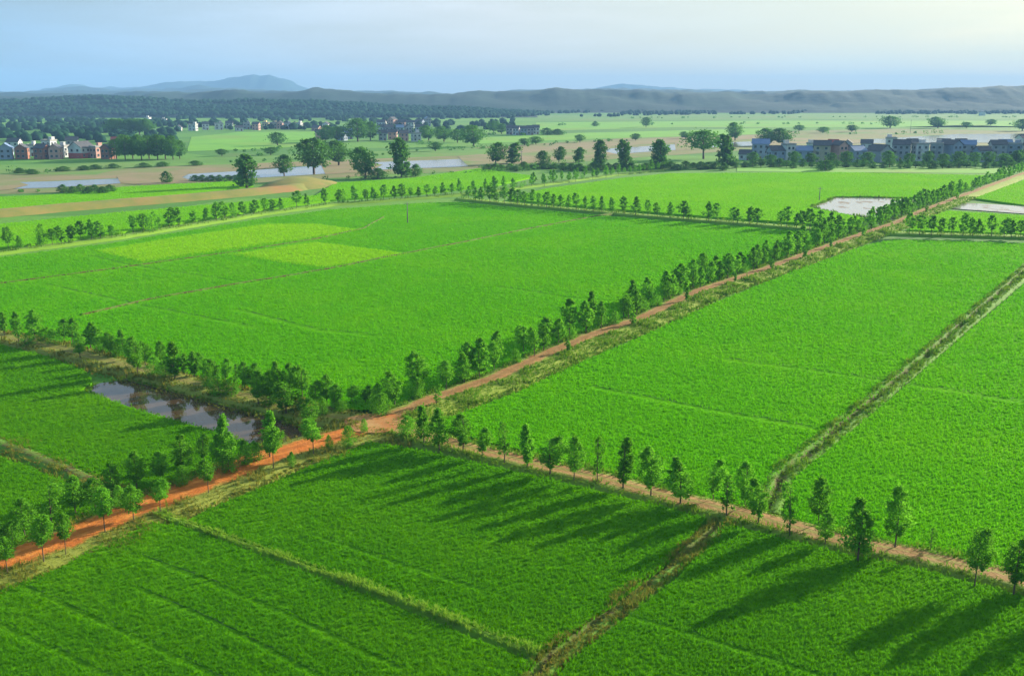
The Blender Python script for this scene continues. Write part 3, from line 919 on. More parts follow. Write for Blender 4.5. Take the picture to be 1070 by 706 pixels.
row_of_trees([(x, y, h, w * 0.82, sh) for x, y, h, w, sh in (
    (168, 537, 38, 19, 'lollipop'), (218, 516, 37, 18, 'lollipop'), (110, 557, 48, 24, 'lollipop'), (140, 546, 42, 26, 'round'), (286, 490, 44, 20, 'lollipop'), (328, 476, 40, 22, 'lollipop'),
    (305, 487, 16, 10, 'bushy'), (364, 467, 24, 16, 'bushy'), (344, 470, 16, 10, 'bushy'), (381, 453, 16, 9, 'bushy'), (46, 588, 52, 24, 'lollipop'), (69, 580, 46, 17, 'lollipop'),
    (8, 600, 42, 22, 'lollipop'), (233, 492, 60, 27, 'pointed'), (213, 484, 32, 17, 'oval'), (190, 497, 44, 22, 'oval'), (191, 508, 24, 18, 'bushy'), (168, 504, 36, 20, 'oval'),
    (143, 511, 41, 22, 'oval'), (117, 518, 36, 20, 'oval'), (239, 494, 27, 24, 'bushy'), (256, 487, 28, 17, 'bushy'), (282, 479, 51, 18, 'slender'), (266, 482, 22, 22, 'bushy'),
    (127, 531, 26, 18, 'bushy'), (79, 536, 42, 24, 'oval'), (54, 548, 43, 22, 'sparse'), (26, 560, 42, 24, 'oval'), (14, 568, 26, 24, 'bushy'), (-2, 570, 30, 20, 'oval'), (100, 532, 34, 22, 'oval'),
    (-30, 585, 42, 24, 'oval'), (-45, 612, 46, 24, 'oval'))],
    CROSSROADS, 'from the crossroads along the orange dirt road', 'young trees along the orange road', 0)
row_of_trees([
    (5, 351, 25, 9, 'sparse'), (20, 360, 35, 10, 'oval'), (37, 356, 32, 16, 'oval'), (47, 357, 15, 16, 'bushy'), (58, 360, 15, 16, 'bushy'), (67, 357, 24, 12, 'oval'), (76, 359, 27, 11, 'oval'),
    (95, 365, 28, 18, 'pointed'), (84, 375, 28, 11, 'oval'), (129, 371, 26, 13, 'pointed'), (109, 368, 17, 17, 'bushy'), (122, 373, 14, 14, 'bushy'), (144, 391, 37, 17, 'oval'), (169, 382, 27, 11, 'oval'),
    (183, 396, 39, 14, 'slender'), (162, 392, 20, 17, 'bushy'), (173, 394, 18, 16, 'bushy'), (193, 392, 23, 8, 'slender'), (203, 394, 28, 10, 'slender'), (213, 392, 25, 12, 'oval'), (217, 405, 23, 15, 'bushy'),
    (236, 400, 27, 12, 'oval'), (247, 402, 22, 8, 'sparse'), (256, 408, 30, 13, 'oval'), (229, 413, 22, 19, 'bushy'), (242, 413, 19, 16, 'bushy'), (270, 423, 37, 17, 'oval'), (281, 417, 32, 15, 'oval'),
    (291, 422, 45, 17, 'pointed'), (299, 432, 32, 24, 'oval'), (303, 416, 37, 14, 'oval'), (316, 418, 38, 20, 'round'), (342, 424, 34, 14, 'oval'), (337, 434, 20, 13, 'bushy'), (325, 447, 32, 16, 'oval'),
    (368, 420, 17, 13, 'round'), (382, 421, 19, 11, 'oval'), (395, 417, 17, 9, 'oval'), (355, 430, 12, 16, 'bushy'), (282, 423, 20, 18, 'bushy'), (101, 366, 25, 14, 'oval'), (116, 370, 24, 13, 'oval'), (136, 377, 25, 13, 'oval'), (152, 382, 26, 14, 'oval'), (225, 399, 25, 13, 'oval'), (263, 407, 28, 14, 'oval'), (330, 425, 28, 15, 'oval'), (350, 427, 26, 13, 'oval'), (30, 362, 14, 14, 'bushy'), (312, 429, 18, 16, 'bushy')],
    CROSSROADS, 'from the crossroads along the grassy pond track', 'young trees along the grassy track', None)


def along(px, step, side, jitter, start=0.0, end=None):
    """points every step metres beside a line given in the photo"""
    pts = wpoly(px)
    out, acc = [], start
    tot = 0.0
    for a, b in zip(pts[:-1], pts[1:]):
        L = (b - a).length
        d = (b - a).normalized(); r = Vector((d.y, -d.x, 0))
        while acc < tot + L:
            if end and acc > end: return out
            s = acc - tot
            out.append(a + d * s + r * (side + random.gauss(0, jitter)))
            acc += step * random.uniform(0.72, 1.28)
        tot += L
    return out


def row_along(pts, origin, tail, group, hr, shapes, wr=(0.34, 0.5), z=0.3):
    pts = sorted(pts, key=lambda p: (p - origin).length)
    for i, p in enumerate(pts):
        sh = random.choice(shapes)
        h = random.uniform(*hr)
        w = h * random.uniform(*wr)
        if sh == 'slender': w *= 0.65
        if sh == 'bushy': h *= 0.55; w *= 0.9
        d = depth(p)
        plant_tree('roadside_tree', Vector((p.x, p.y, z)), h, w, sh, 0 if d < 135 else 1 if d < 260 else 2, f'{LOOK[sh]}, {ordinal(i + 1)} {tail}', group)


p1 = along(PX_RED, 4.2, -1.7, 0.3, 3, 140) + along(PX_RED, 5.6, -1.7, 0.3, 142, 480) + along(PX_RED, 7, -3.4, 0.5, 5, 300)
row_along(p1, CROSSROADS, "from the crossroads in the red road's dense row", 'young trees along the red road', (4.0, 6.3), ['oval', 'oval', 'pointed', 'oval', 'round', 'bushy'], (.36, .52))
p2 = along(PX_RED, 26, 2.0, 0.3, 10, 330)
row_along(p2, CROSSROADS, "from the crossroads on the red road's open side", 'small trees on the open side of the red road', (1.8, 3.0), ['sparse', 'bushy', 'oval'])
xs5 = [9, 22, 42, 55, 64, 74, 85, 96, 105, 117, 139, 150, 159, 167, 177, 187, 203, 215, 226, 235, 243, 255, 265, 277, 285, 293, 310, 321, 340, 353, 358, 371, 382, 391, 401, 412, 420, 429, 437, 446, 454, 463, 472, 481]
bl = np.array(PX_BANK)
items = []
for x in xs5:
    y = float(np.interp(x, bl[:, 0], bl[:, 1]))
    p = at(x, y)
    h = random.uniform(3.4, 5.8)
    hp = h * FPX / depth(p)
    items.append((x, y - random.uniform(0.5, 2), hp, hp * random.uniform(.4, .6), random.choice(['oval', 'pointed', 'oval', 'bushy', 'round'])))
row_of_trees(items, at(-100, 277, 0.3), 'from the west end of the bank row beyond the big field', 'young trees along the far bank', None)
p3 = [p for s in (-2, 2.5) for p in along(PX_BANK[6:], 8.5, s, 0.6)]
row_along(p3, at(500, 203), 'up the bank row climbing towards the river trees', 'young trees where the bank runs to the river', (3.5, 6.0), ['oval', 'pointed', 'bushy'])
xs6 = [490, 497, 503, 512, 519, 527, 534, 541, 548, 556, 563, 571, 578, 586, 594, 602, 611, 620, 629, 640, 652, 664, 677, 687, 700, 714, 719, 740, 748, 766, 771, 783, 791, 815, 822, 832, 838, 846, 856, 868, 878]
xs7 = [950, 961, 973, 983, 994, 1006, 1016, 1024, 1036, 1049, 1057, 1066, 1080, 1094]
cl = np.array(PX_CROSS)


def cross_items(xs):
    out = []
    for x in xs:
        y = float(np.interp(x, cl[:, 0], cl[:, 1]))
        p = at(x, y)
        h = random.uniform(4.2, 6.2)
        hp = h * FPX / depth(p)
        out.append((x, y, hp, hp * random.uniform(.42, .62), random.choice(['round', 'round', 'oval', 'pointed'])))
    return out


row_of_trees(cross_items(xs6), at(900, 242, .3), 'west of the red road in the far cross row', 'young trees of the far cross row', None)
row_of_trees(cross_items(xs7), at(900, 242, .3), 'east of the red road in the far cross row', 'young trees of the cross row east of the red road', None)

# big trees, each seen by itself
BIG = [
    (258, 196, 34, 20, 'tall', 'dark tall tree standing on the near river bank beside the dike'), (175, 191, 12, 11, 'bushy', 'small dark bush on the sandy river bank'),
    (297, 184, 21, 18, 'broad', 'small tree left of the big tree at the dry mound'), (328, 181, 35, 34, 'broad', 'largest leafy tree behind the dry mound by the river'),
    (354, 173, 25, 26, 'broad', 'dark round tree just right of the largest riverside tree'), (382, 186, 31, 28, 'broad', 'pale leafy tree between the mound and the tall dark tree'),
    (420, 185, 39, 19, 'tall', 'tallest dark slim tree right of the dry mound'), (395, 187, 11, 20, 'bushy', 'low bush at the foot of the pale leafy tree'), (434, 184, 12, 14, 'bushy', 'low bush beside the tall dark slim tree'),
    (495, 153, 21, 26, 'broad', 'dark dome-shaped tree across the river from the tree bank'), (518, 172, 22, 20, 'broad', 'dark tree at the river left of its pale twin'), (535, 171, 21, 14, 'tall', 'slim tree at the river next to a dark broad one'),
    (568, 172, 14, 14, 'bushy', 'dark low bush on the river bank before the sand'), (584, 170, 16, 13, 'broad', 'small dark tree on the bank behind the tree row'), (604, 170, 15, 11, 'tall', 'small thin tree before the pale sand'),
    (627, 173, 26, 13, 'tall', 'loose slim tree before the pale river sand'), (654, 176, 29, 15, 'tall', 'dark upright tree, first of a riverside pair'), (690, 176, 29, 18, 'tall', 'bright upright tree, second of a riverside pair'),
    (735, 166, 28, 38, 'umbrella', 'wide umbrella-shaped tree on the river bank'), (760, 175, 33, 18, 'tall', 'dark upright tree before the first village houses'), (768, 147, 18, 16, 'broad', 'grey-green tree behind the first village houses'),
    (802, 152, 17, 20, 'broad', 'broad tree rising over the first gabled houses'), (818, 152, 17, 24, 'broad', 'wider broad tree rising over the gabled houses'), (930, 134, 12, 19, 'broad', 'lone dome tree in the far meadow over the village'), (980, 134, 11, 18, 'broad', 'second lone dome tree in the far meadow'),
    (675, 133, 10, 10, 'broad', 'tiny lone tree in the far pale meadow'), (622, 132, 5, 7, 'bushy', 'tiny bush alone in the far meadow'), (1068, 137, 12, 16, 'broad', 'dark tree at the meadow edge beside far water'),
    (290, 152, 13, 17, 'broad', 'dark tree on the field edge under the yellow house'), (340, 149, 17, 17, 'broad', 'dark tree in front of the grey hamlet'), (352, 148, 15, 16, 'broad', 'second dark tree in front of the grey hamlet'),
    (374, 148, 23, 24, 'broad', 'large dark tree before the crowded hamlet'), (387, 147, 19, 16, 'broad', 'dark tree touching the crowded hamlet'), (448, 147, 15, 18, 'broad', 'pale tree at the east end of the crowded hamlet'), (464, 148, 15, 20, 'broad', 'pale broad tree east of the crowded hamlet'), (478, 149, 13, 16, 'broad', 'smaller pale tree beside the dome-shaped one'),
    (516, 139, 12, 14, 'broad', 'dark tree west of the small blue hamlet'), (524, 140, 10, 12, 'broad', 'low tree at the small blue hamlet'), (572, 141, 7, 14, 'bushy', 'low bush east of the small blue hamlet'), (583, 141, 6, 12, 'bushy', 'last bush east of the small blue hamlet'),
    (862, 178, 10, 18, 'bushy', 'bush at the field edge under the tall pale house'), (1061, 172, 14, 10, 'tall', 'dark upright tree where the red road reaches the village')]
for i, (x, hp, wp) in enumerate(((787, 12, 12), (805, 10, 12), (830, 14, 12), (848, 11, 12), (868, 12, 11), (884, 14, 14), (906, 12, 13), (929, 14, 14), (950, 12, 12), (968, 13, 12), (985, 11, 12), (1002, 14, 14), (1018, 12, 12), (1033, 13, 13), (1049, 12, 12), (1066, 14, 13))):
    BIG.append((x, 171.5 + (i % 3) * .7, hp, wp, 'broad', f'green yard tree, {ordinal(i + 1)} from the west in front of the large village'))
for i, (x, y, hp, wp) in enumerate(((205, 162, 9, 12), (232, 163, 7, 12), (262, 161, 9, 11), (283, 162, 8, 13), (455, 158, 9, 13), (470, 159, 8, 12), (548, 152, 7, 12), (560, 151, 8, 13), (585, 150, 6, 12), (606, 149, 8, 10), (664, 147, 7, 10), (700, 146, 8, 12), (716, 145, 7, 11), (835, 137, 6, 11), (860, 139, 6, 12), (890, 138, 7, 11), (1010, 134, 6, 10), (1035, 131, 6, 10))):
    if i in (0, 2, 5, 8, 11): continue
    BIG.append((x, y, hp, wp, 'broad', f'small tree, {ordinal(i + 1 - sum(k < i for k in (0, 2, 5, 8, 11)))} from the west among the field strips beyond the river'))
x0 = 122
for i, (dx, hp, wp) in enumerate(((0, 20, 16), (9, 25, 16), (17, 22, 17), (26, 25, 17), (34, 23, 18), (43, 25, 17), (51, 23, 18), (59, 24, 16), (66, 18, 13))):
    BIG.append((x0 + dx, 166 + (i % 2), hp, wp, 'broad', f'leafy tree, {ordinal(i + 1)} from the west in the grove beside the brick village'))
for i, x in enumerate((66, 75, 84, 92, 99, 108, 116)):
    BIG.append((x, 201 + (i % 2) * 2, 8, 11, 'bushy', f'dark bush, {ordinal(i + 1)} from the west in the clump by the shallow river'))
for i, x in enumerate((203, 212, 220, 229, 238, 247)):
    BIG.append((x, 189, 6, 10, 'bushy', f'dark bush, {ordinal(i + 1)} from the west on the bank left of the tall dark tree'))
for i, x in enumerate((118, 127, 137, 146, 155)):
    BIG.append((x, 141, 16, 16, 'broad', f'bluish tree, {ordinal(i + 1)} from the west behind the red-roofed house'))
for i, x in enumerate(list(range(768, 1060, 9))):
    BIG.append((x + random.uniform(-2, 2), 175 + random.uniform(-1, 1), random.uniform(5, 9), random.uniform(7, 12), 'bushy' if i % 3 else 'broad', f'small dark tree, {ordinal(i + 1)} from the west along the village field edge'))
for i, x in enumerate(list(range(508, 760, 8))):
    BIG.append((x + random.uniform(-2, 2), 178 - (x - 508) * 0.006 + random.uniform(-1.5, 1.5), random.uniform(4, 8), random.uniform(8, 14), 'bushy', f'low bush, {ordinal(i + 1)} from the west in the hedge row before the river'))
for i, (x, y) in enumerate(((20, 181), (35, 182), (66, 179), (88, 178), (100, 177), (118, 176), (150, 175), (170, 174), (205, 173))):
    BIG.append((x, y, 5, 13, 'bushy', f'low shrub, {ordinal(i + 1)} from the west on the grassy far bank'))
for x, y, hp, wp, sh, lab in BIG:
    p = at(x, y, -0.2)
    big = hp > 9 and sh != 'bushy'
    plant_tree('broadleaf_tree' if sh != 'bushy' else 'shrub', p, metres(hp, p) / .97, metres(wp, p), sh, 3, lab, None, 'tree' if sh != 'bushy' else 'bush')

# far woods that read as one mass
ico = bmesh.new()
bmesh.ops.create_icosphere(ico, subdivisions=1, radius=1)
IV = np.array([v.co[:] for v in ico.verts]); IF = np.array([[v.index for v in f.verts] for f in ico.faces])
ico.free()


def wood(name, label, P, r):
    n = len(P)
    V = IV[None] * (r[:, None, None] * rng.uniform(0.75, 1.25, (n, len(IV), 1))) * np.array([1.0, 1.0, 0.9]) + P[:, None, :]
    F = IF[None] + (np.arange(n) * len(IV))[:, None, None]
    tint = np.repeat(rng.uniform(0.3, 0.7, n), len(IV))
    o = mobj(name, mesh_arrays(name, V.reshape(-1, 3), F.reshape(-1, 3), M_WOOD, True, None, {'tint': tint}))
    tag(o, label, 'woodland', None, 'stuff')


def on_hills(V, n, zmin):
    k = rng.integers(0, len(V), n * 3)
    P = V[k] + np.stack([rng.uniform(-25, 25, n * 3), rng.uniform(-22, 22, n * 3), np.zeros(n * 3)], 1)
    P = P[(P[:, 2] > zmin) & (np.abs(P[:, 0]) < P[:, 1] * 0.6)]
    return P[:n]


P = on_hills(HILLS[0], 9000, 1.0)
wood('woodland', 'dark bluish woods on the low hills behind the hamlets', P + np.array([0, 0, 1.5]), rng.uniform(3, 6.5, len(P)))
strips = [((-60, 560), (121, 137), 900), ((-60, 180), (128, 146), 500), ((560, 1150), (116.5, 118.5), 700), ((470, 720), (118, 122), 260)]
Ps = []
for (xa, xb), (ya, yb), n in strips:
    for _ in range(n):
        x = rng.uniform(xa, xb); y = ya + (yb - ya) * rng.random() ** 1.5
        if math.sin(x * 0.05 + y) + math.sin(x * 0.021 - y * 0.7) < -0.1: continue
        if 195 < x < 345 and y > 134: continue
        if 540 < x and 121 < y: continue
        q = at(x, y, 2.0)
        Ps.append(q[:])
Ps = np.array(Ps)
wood('woodland', 'belts of dark trees at the foot of the hills', Ps, rng.uniform(3.0, 6.5, len(Ps)))

# ------------------------------------------------------------------ weeds on verges and bunds (nobody could count them)
def weeds(label, cs, lats, dens, mat, h=(0.25, 0.6), zf=0.42, name='verge_grass', step=1.5):
    Pn, Z = [], []
    for i in range(1, len(cs)):
        a, b = cs[i - 1], cs[i]
        d = (b - a); L = d.length
        d.normalize(); r = Vector((d.y, -d.x, 0))
        dist = max(65.0, a.xy.length)
        for lo, hi, zl, zh in lats:
            n = rng.poisson(L * (hi - lo) * dens * min(1.0, (75.0 / dist) ** 1.3))
            if n == 0 or dist > 420: continue
            s, l = rng.uniform(0, L, n), rng.uniform(lo, hi, n)
            Pn.append(np.stack([a.x + d.x * s + r.x * l, a.y + d.y * s + r.y * l], 1))
            Z.append(np.interp(l, [lo, hi], [zl, zh]) - 0.05)
    P, Z = np.concatenate(Pn), np.concatenate(Z)
    dd = np.hypot(P[:, 0], P[:, 1])
    k = np.clip(dd / 80, 1, 2.6)
    clump = np.clip(np.sin(P[:, 0] * 0.9) + np.sin(P[:, 1] * 0.7 + P[:, 0] * 0.3) + 1.2, 0.25, 2.4) / 2
    hh = rng.uniform(*h, len(P)) * k ** 0.4 * (0.6 + clump)
    V, Q, T, tint = tufts(P, Z, hh, 0.05 * k, 5, 0.3 + 0.5 * hh)
    o = mobj(name, mesh_arrays(name, V, [Q, T], mat, False, None, {'tint': tint}))
    tag(o, label, 'weeds', None, 'stuff')


weeds('weeds on the verges of the pale tan track', ways['tan'], [(-2.5, -0.9, .25, .42), (.9, 2.3, .42, .3)], 16, M_WEED, (.15, .38))
weeds('yellowing weeds on the verges of the orange road', ways['orange'], [(1.8, 3.3, .42, .33), (-5.6, -1.8, .1, .42), (-8.0, -5.6, -.25, .0)], 13, M_WEED_DRY, (.15, .42))
weeds('yellow grass on the pond track', ways['grassy'], [(-2.8, -1, .33, .45), (1, 2.8, .45, .33), (2.8, 4.6, .0, -.15)], 12, M_WEED_DRY, (.15, .38))
weeds('rough grass on the verges of the red road', ways['red'], [(-2.6, -1.3, .33, .45), (1.2, 6.5, .45, .2)], 14, M_WEED, (.15, .42))
weeds('weeds on the double path through the bright rice', ways['trench'], [(-1.4, -0.5, .3, .5), (-.4, .4, .0, .0), (0.5, 1.4, .5, .3)], 16, M_WEED, (.15, .4))
weeds('dry weeds on the muddy field path', ways['muddy'], [(-1.3, -0.2, .2, .4), (0.4, 1.1, .3, .1)], 28, M_WEED_DRY, (.15, .4))
weeds('light grass on the thin field path', ways['thin'], [(-0.5, 0.5, .40, .40)], 22, M_WEED_LIGHT, (.22, .42))
weeds('dry weeds on the brown field path', ways['pale'], [(-1.2, 1.2, .3, .3), (-3.2, -1.2, -.2, .1), (1.2, 3.2, .1, -.2)], 10, M_WEED_DRY, (.2, .4))
weeds('grass under the far bank row of trees', ways['bank'], [(-2.4, -0.8, .1, .45), (0.9, 2.2, .45, .1)], 5, M_WEED)
weeds('grass under the far cross row of trees', ways['cross'], [(-2.2, 2.2, .3, .3)], 5, M_WEED)

def edge_line(px):
    return resample(wpoly(px), 1.5)


weeds('ragged grass along the pond edge', edge_line([(87, 407), (106, 415.5), (150, 430), (215, 448), (268, 465), (301, 466), (323, 457), (320, 446), (262, 430), (200, 413), (132, 396), (104, 399), (87, 407)]), [(-0.4, 0.4, .0, .0)], 12, M_WEED, (.1, .35))
weeds('ragged grass along the edge of the flooded paddies', edge_line([(846, 217), (872, 206.5), (905, 206), (948, 208), (944, 221), (912, 228), (880, 224), (846, 217)]) , [(-0.6, 0.8, .0, .0)], 30, M_WEED, (.2, .5))

# scrub and hedges that have grown into one mass along the river and the far field edges
def scrub(label, lines, per_m, hmin, hmax, leaf):
    Pn, T = [], []
    for px, wdt in lines:
        for a, b in zip(*(lambda q: (q[:-1], q[1:]))(resample(wpoly(px), 6.0))):
            d = b - a; L = d.length; d.normalize(); r = Vector((d.y, -d.x, 0))
            gap = math.sin(a.x * 0.045 + a.y * 0.013) + math.sin(a.x * 0.017 + 2.0)
            if gap < -0.6: continue
            for _ in range(rng.poisson(L * per_m)):
                c = a + d * rng.uniform(0, L) + r * rng.normal(0, wdt)
                hh = rng.uniform(hmin, hmax) * (0.55 + 0.45 * max(0, gap + 0.6) / 1.6) * (1.7 if rng.random() < 0.08 else 1.0)
                m = 26
                q = rng.normal(0, 1, (m, 3)); q /= np.linalg.norm(q, axis=1)[:, None]
                q *= rng.uniform(0.5, 1.0, (m, 1)) * np.array([hh * .75, hh * .75, hh * .5])
                q += np.array([c.x, c.y, hh * .42 - .2])
                Pn.append(q); T.append(np.clip(rng.normal(rng.uniform(.2, .8), .15, m), 0, 1))
    P, T = np.concatenate(Pn), np.concatenate(T)
    V, F, ti = leaf_quads(P, leaf, T)
    o = mobj('scrub', mesh_arrays('scrub', V, F, M_CROWN_BIG, False, None, {'tint': ti}))
    tag(o, label, 'scrub', None, 'stuff')


scrub('tangled scrub along the near bank of the river', [([(-60, 203), (60, 199), (130, 196), (200, 192), (262, 190)], 3), ([(330, 186), (400, 186), (480, 181), (560, 177), (640, 176), (700, 176), (765, 177)], 4), ([(500, 176), (600, 172), (700, 171)], 5)], .30, 1.2, 3.6, .42)
scrub('green scrub along the far bank of the river', [([(-60, 181), (60, 179), (130, 176), (200, 172), (320, 167), (400, 161)], 5), ([(430, 158), (520, 154), (640, 147), (780, 142)], 8)], .16, 1.2, 3.4, .55)
scrub('dark hedges along the far field strips', [([(195, 160), (330, 155), (400, 151), (470, 150)], 5), ([(470, 141), (560, 141.5), (640, 139)], 8), ([(560, 131), (760, 129.5), (1100, 130)], 10), ([(600, 124), (900, 122.5), (1150, 123)], 14), ([(810, 141), (950, 140), (1100, 136)], 8), ([(130, 168), (200, 165), (330, 160)], 4)], .07, 2.0, 5.0, .8)

# ------------------------------------------------------------------ houses
def wall_mat(name, c):
    return plain_mat(name, c, tuple(v * 0.86 for v in c), 0.7, 0.85, tuple(v * 0.7 for v in c))


WALLS = {'white': wall_mat('white_wall', (0.62, 0.62, 0.62)), 'grey': wall_mat('grey_wall', (0.34, 0.35, 0.38)), 'brick': wall_mat('brick_wall', (0.36, 0.15, 0.10)),
         'cream': wall_mat('cream_wall', (0.50, 0.42, 0.29)), 'pink': wall_mat('pink_wall', (0.58, 0.33, 0.28)), 'blue-grey': wall_mat('bluegrey_shaded_wall', (0.29, 0.35, 0.45)), 'yellow': wall_mat('yellow_wall', (0.72, 0.58, 0.28)), 'red': wall_mat('red_wall', (0.48, 0.10, 0.08))}  # grey and blue-grey also paint in the cool shade of backlit facades
ROOFS = {'dark tiled': plain_mat('dark_tiles', (0.06, 0.065, 0.075), (0.10, 0.10, 0.11), 1.2, 0.8), 'red': plain_mat('red_tiles', (0.36, 0.07, 0.05), (0.28, 0.06, 0.05), 1.0, 0.8),
         'blue': plain_mat('blue_sheet', (0.13, 0.20, 0.34), (0.17, 0.24, 0.38), 0.5, 0.6), 'flat': plain_mat('concrete_roof', (0.36, 0.35, 0.34), (0.28, 0.27, 0.26), 0.8, 0.9)}
M_GLASS, _nt, _b = new_mat('window_glass'); _b.inputs['Base Color'].default_value = (0.03, 0.04, 0.05, 1); _b.inputs['Roughness'].default_value = 0.1
M_FRAME = plain_mat('window_frame', (0.35, 0.36, 0.38), (0.28, 0.29, 0.3), 3, 0.6)
M_DOOR = plain_mat('door_metal', (0.22, 0.08, 0.05), (0.16, 0.06, 0.04), 2, 0.6)
M_CONC = plain_mat('concrete', (0.42, 0.41, 0.39), (0.34, 0.33, 0.31), 0.8, 0.9)
WIN = {}


def window_mesh():
    if 'w' not in WIN:
        mb = MB()
        mb.box(-.75, .75, -.04, .06, 0, 1.5, 1)
        for a, b in ((-.67, -.03), (.03, .67)):
            mb.box(a, b, -.055, -.03, .08, 1.42, 0)
        mb.box(-.85, .85, -.16, .05, -.12, -.02, 1)
        WIN['w'] = mb.mesh('window', [M_GLASS, M_FRAME])
        mb = MB()
        mb.box(-.6, .6, -.06, .06, 0, 2.2, 0); mb.box(-.7, .7, -.1, .0, 2.2, 2.35, 1)
        WIN['d'] = mb.mesh('door', [M_DOOR, M_CONC])
    return WIN


def house(loc, w, d, st, wall, roof, rz, label, group, detail=True, lower=None):
    root = empty('village_house', loc, rz)
    tag(root, label, 'house', group)
    H = st * 3.1 + 0.4
    x, y = w / 2, d / 2
    mb = MB()
    mb.box(-x, x, -y, y, -0.5, H)
    for s in range(1, st):
        mb.box(-x - .12, x + .12, -y - .12, y + .12, s * 3.1 + .2, s * 3.1 + .42)
    if roof in ('dark tiled', 'red', 'blue') and st * 0 == 0:
        gh = min(3.4, d * .36)
        mb.add([(-x, -y, H), (-x, y, H), (-x, 0, H + gh), (x, -y, H), (x, y, H), (x, 0, H + gh)], [(0, 2, 1), (3, 4, 5)])
    mats = [WALLS[wall]]
    if lower:
        mats.append(WALLS[lower])
        mb.box(-x - .14, x + .14, -y - .14, y + .14, -0.4, 3.3, 1)
    mb.build('wall', mats, root)
    mb = MB()
    if roof == 'flat':
        mb.box(-x - .3, x + .3, -y - .3, y + .3, H, H + .22)
        for a in ((-x - .3, x + .3, -y - .3, -y - .12), (-x - .3, x + .3, y + .12, y + .3), (-x - .3, -x - .12, -y - .12, y + .12), (x + .12, x + .3, -y - .12, y + .12)):
            mb.box(*a, H + .22, H + 1.1)
        r = mb.build('roof', ROOFS[roof], root)
        mb = MB(); mb.box(x * .1, x * .75, -y * .1, y * .8, H + .22, H + 2.7); mb.box(x * .1 - .2, x * .75 + .2, -y * .1 - .2, y * .8 + .2, H + 2.7, H + 2.9)
        mb.build('stair_tower', WALLS[wall], r)
    else:
        t = .2
        for sgn in (-1, 1):
            vs = [(-x - .5, sgn * (y + .5), H - .16), (x + .5, sgn * (y + .5), H - .16), (x + .5, 0, H + gh + .1), (-x - .5, 0, H + gh + .1)]
            vs += [(a, b, c_ + t) for a, b, c_ in vs]
            q = [(0, 3, 2, 1), (4, 5, 6, 7), (0, 1, 5, 4), (1, 2, 6, 5), (2, 3, 7, 6), (3, 0, 4, 7)]
            mb.add(vs, q if sgn < 0 else [k[::-1] for k in q])
        mb.box(-x - .52, x + .52, -.18, .18, H + gh + .22, H + gh + .42)
        mb.build('roof', ROOFS[roof], root)
    if not detail:
        return root
    wm = window_mesh()
    n = max(2, int(w / 3.2))
    for s in range(st):
        for k in range(n):
            xx = -x + w * (k + .5) / n
            if s == 0 and k == n // 2:
                o = mobj('door', wm['d'], root); o.location = (xx, -y - .10 - (.14 if lower else 0), -.1); continue
            o = mobj('window', wm['w'], root)
            o.location = (xx, -y - .07 - (.14 if lower and s == 0 else 0), s * 3.1 + 1.1)
            if wall in ('white', 'grey', 'cream') and s > 0 and k == 0:
                bb = MB(); bb.box(xx - 1.3, xx + 1.3, -y - 1.15, -y - .13, s * 3.1 + .05, s * 3.1 + .19); bb.box(xx - 1.3, xx + 1.3, -y - 1.15, -y - 1.05, s * 3.1 + .19, s * 3.1 + 1.05)
                bb.build('balcony', M_CONC, root)
        if d > 6:
            for k in (-.22, .22):
                for sg in (1, -1):
                    o = mobj('window', wm['w'], root); o.location = (sg * (x + .07), d * k, s * 3.1 + 1.1); o.rotation_euler = (0, 0, sg * math.pi / 2)
    return root


def village(items, where, group, detail=True):
    for i, (x, y, wp, hp, wall, roof, lower) in enumerate(sorted(items, key=lambda t: (t[0], t[1]))):
        p = at(x, y, -0.25)
        w = max(5.0, 0.88 * metres(wp, p)); h = 0.78 * metres(hp, p) / .97
        st = max(1, round((h - (2.0 if roof != 'flat' else 1.4)) / 3.1))
        look = f'{wall} {["", "single", "two", "three", "four", "five"][min(st, 5)]}-storey house' + (f' with {roof} roof' if roof != 'flat' else ' with flat roof')
        if lower: look = f'{wall} and {lower} house with {roof} roof'
        house(p, w, max(6.5, min(11, w * .75)), st, wall, roof, random.choice((0, 0, 0, 1.57)) + random.uniform(-.45, .45), f'{look}, {ordinal(i + 1)} from the west in {where}', group, detail, lower)


village([(779, 167, 14, 12, 'white', 'dark tiled', None), (794, 167, 19, 22, 'blue-grey', 'blue', None), (811, 169, 19, 20, 'blue-grey', 'dark tiled', None), (823, 169, 8, 20, 'white', 'flat', None), (839, 169, 18, 20, 'blue-grey', 'blue', None),
         (858, 169, 19, 27, 'cream', 'dark tiled', None), (876, 169, 15, 24, 'pink', 'dark tiled', None), (894, 169, 19, 19, 'blue-grey', 'blue', None), (918, 169, 24, 19, 'grey', 'dark tiled', None), (941, 168, 19, 26, 'grey', 'dark tiled', None),
         (960, 168, 16, 22, 'white', 'flat', None), (977, 168, 13, 21, 'grey', 'flat', None), (994, 168, 18, 27, 'blue-grey', 'dark tiled', None), (1010, 168, 16, 21, 'grey', 'blue', None), (1025, 169, 16, 20, 'blue-grey', 'dark tiled', None), (1041, 168, 17, 25, 'grey', 'dark tiled', None), (1058, 168, 16, 26, 'blue-grey', 'flat', None), (1078, 169, 18, 25, 'grey', 'dark tiled', None),
         (849, 161, 12, 16, 'white', 'flat', None), (870, 160, 11, 16, 'brick', 'red', None), (885, 160, 14, 18, 'grey', 'dark tiled', None), (905, 160, 13, 14, 'white', 'dark tiled', None), (930, 160, 14, 18, 'white', 'flat', None), (952, 159, 13, 18, 'grey', 'dark tiled', None), (985, 159, 14, 18, 'pink', 'dark tiled', None), (1003, 159, 12, 17, 'white', 'dark tiled', None), (1049, 160, 14, 17, 'grey', 'blue', None), (1068, 159, 14, 19, 'white', 'dark tiled', None)],
        'the large village', 'houses of the large village')
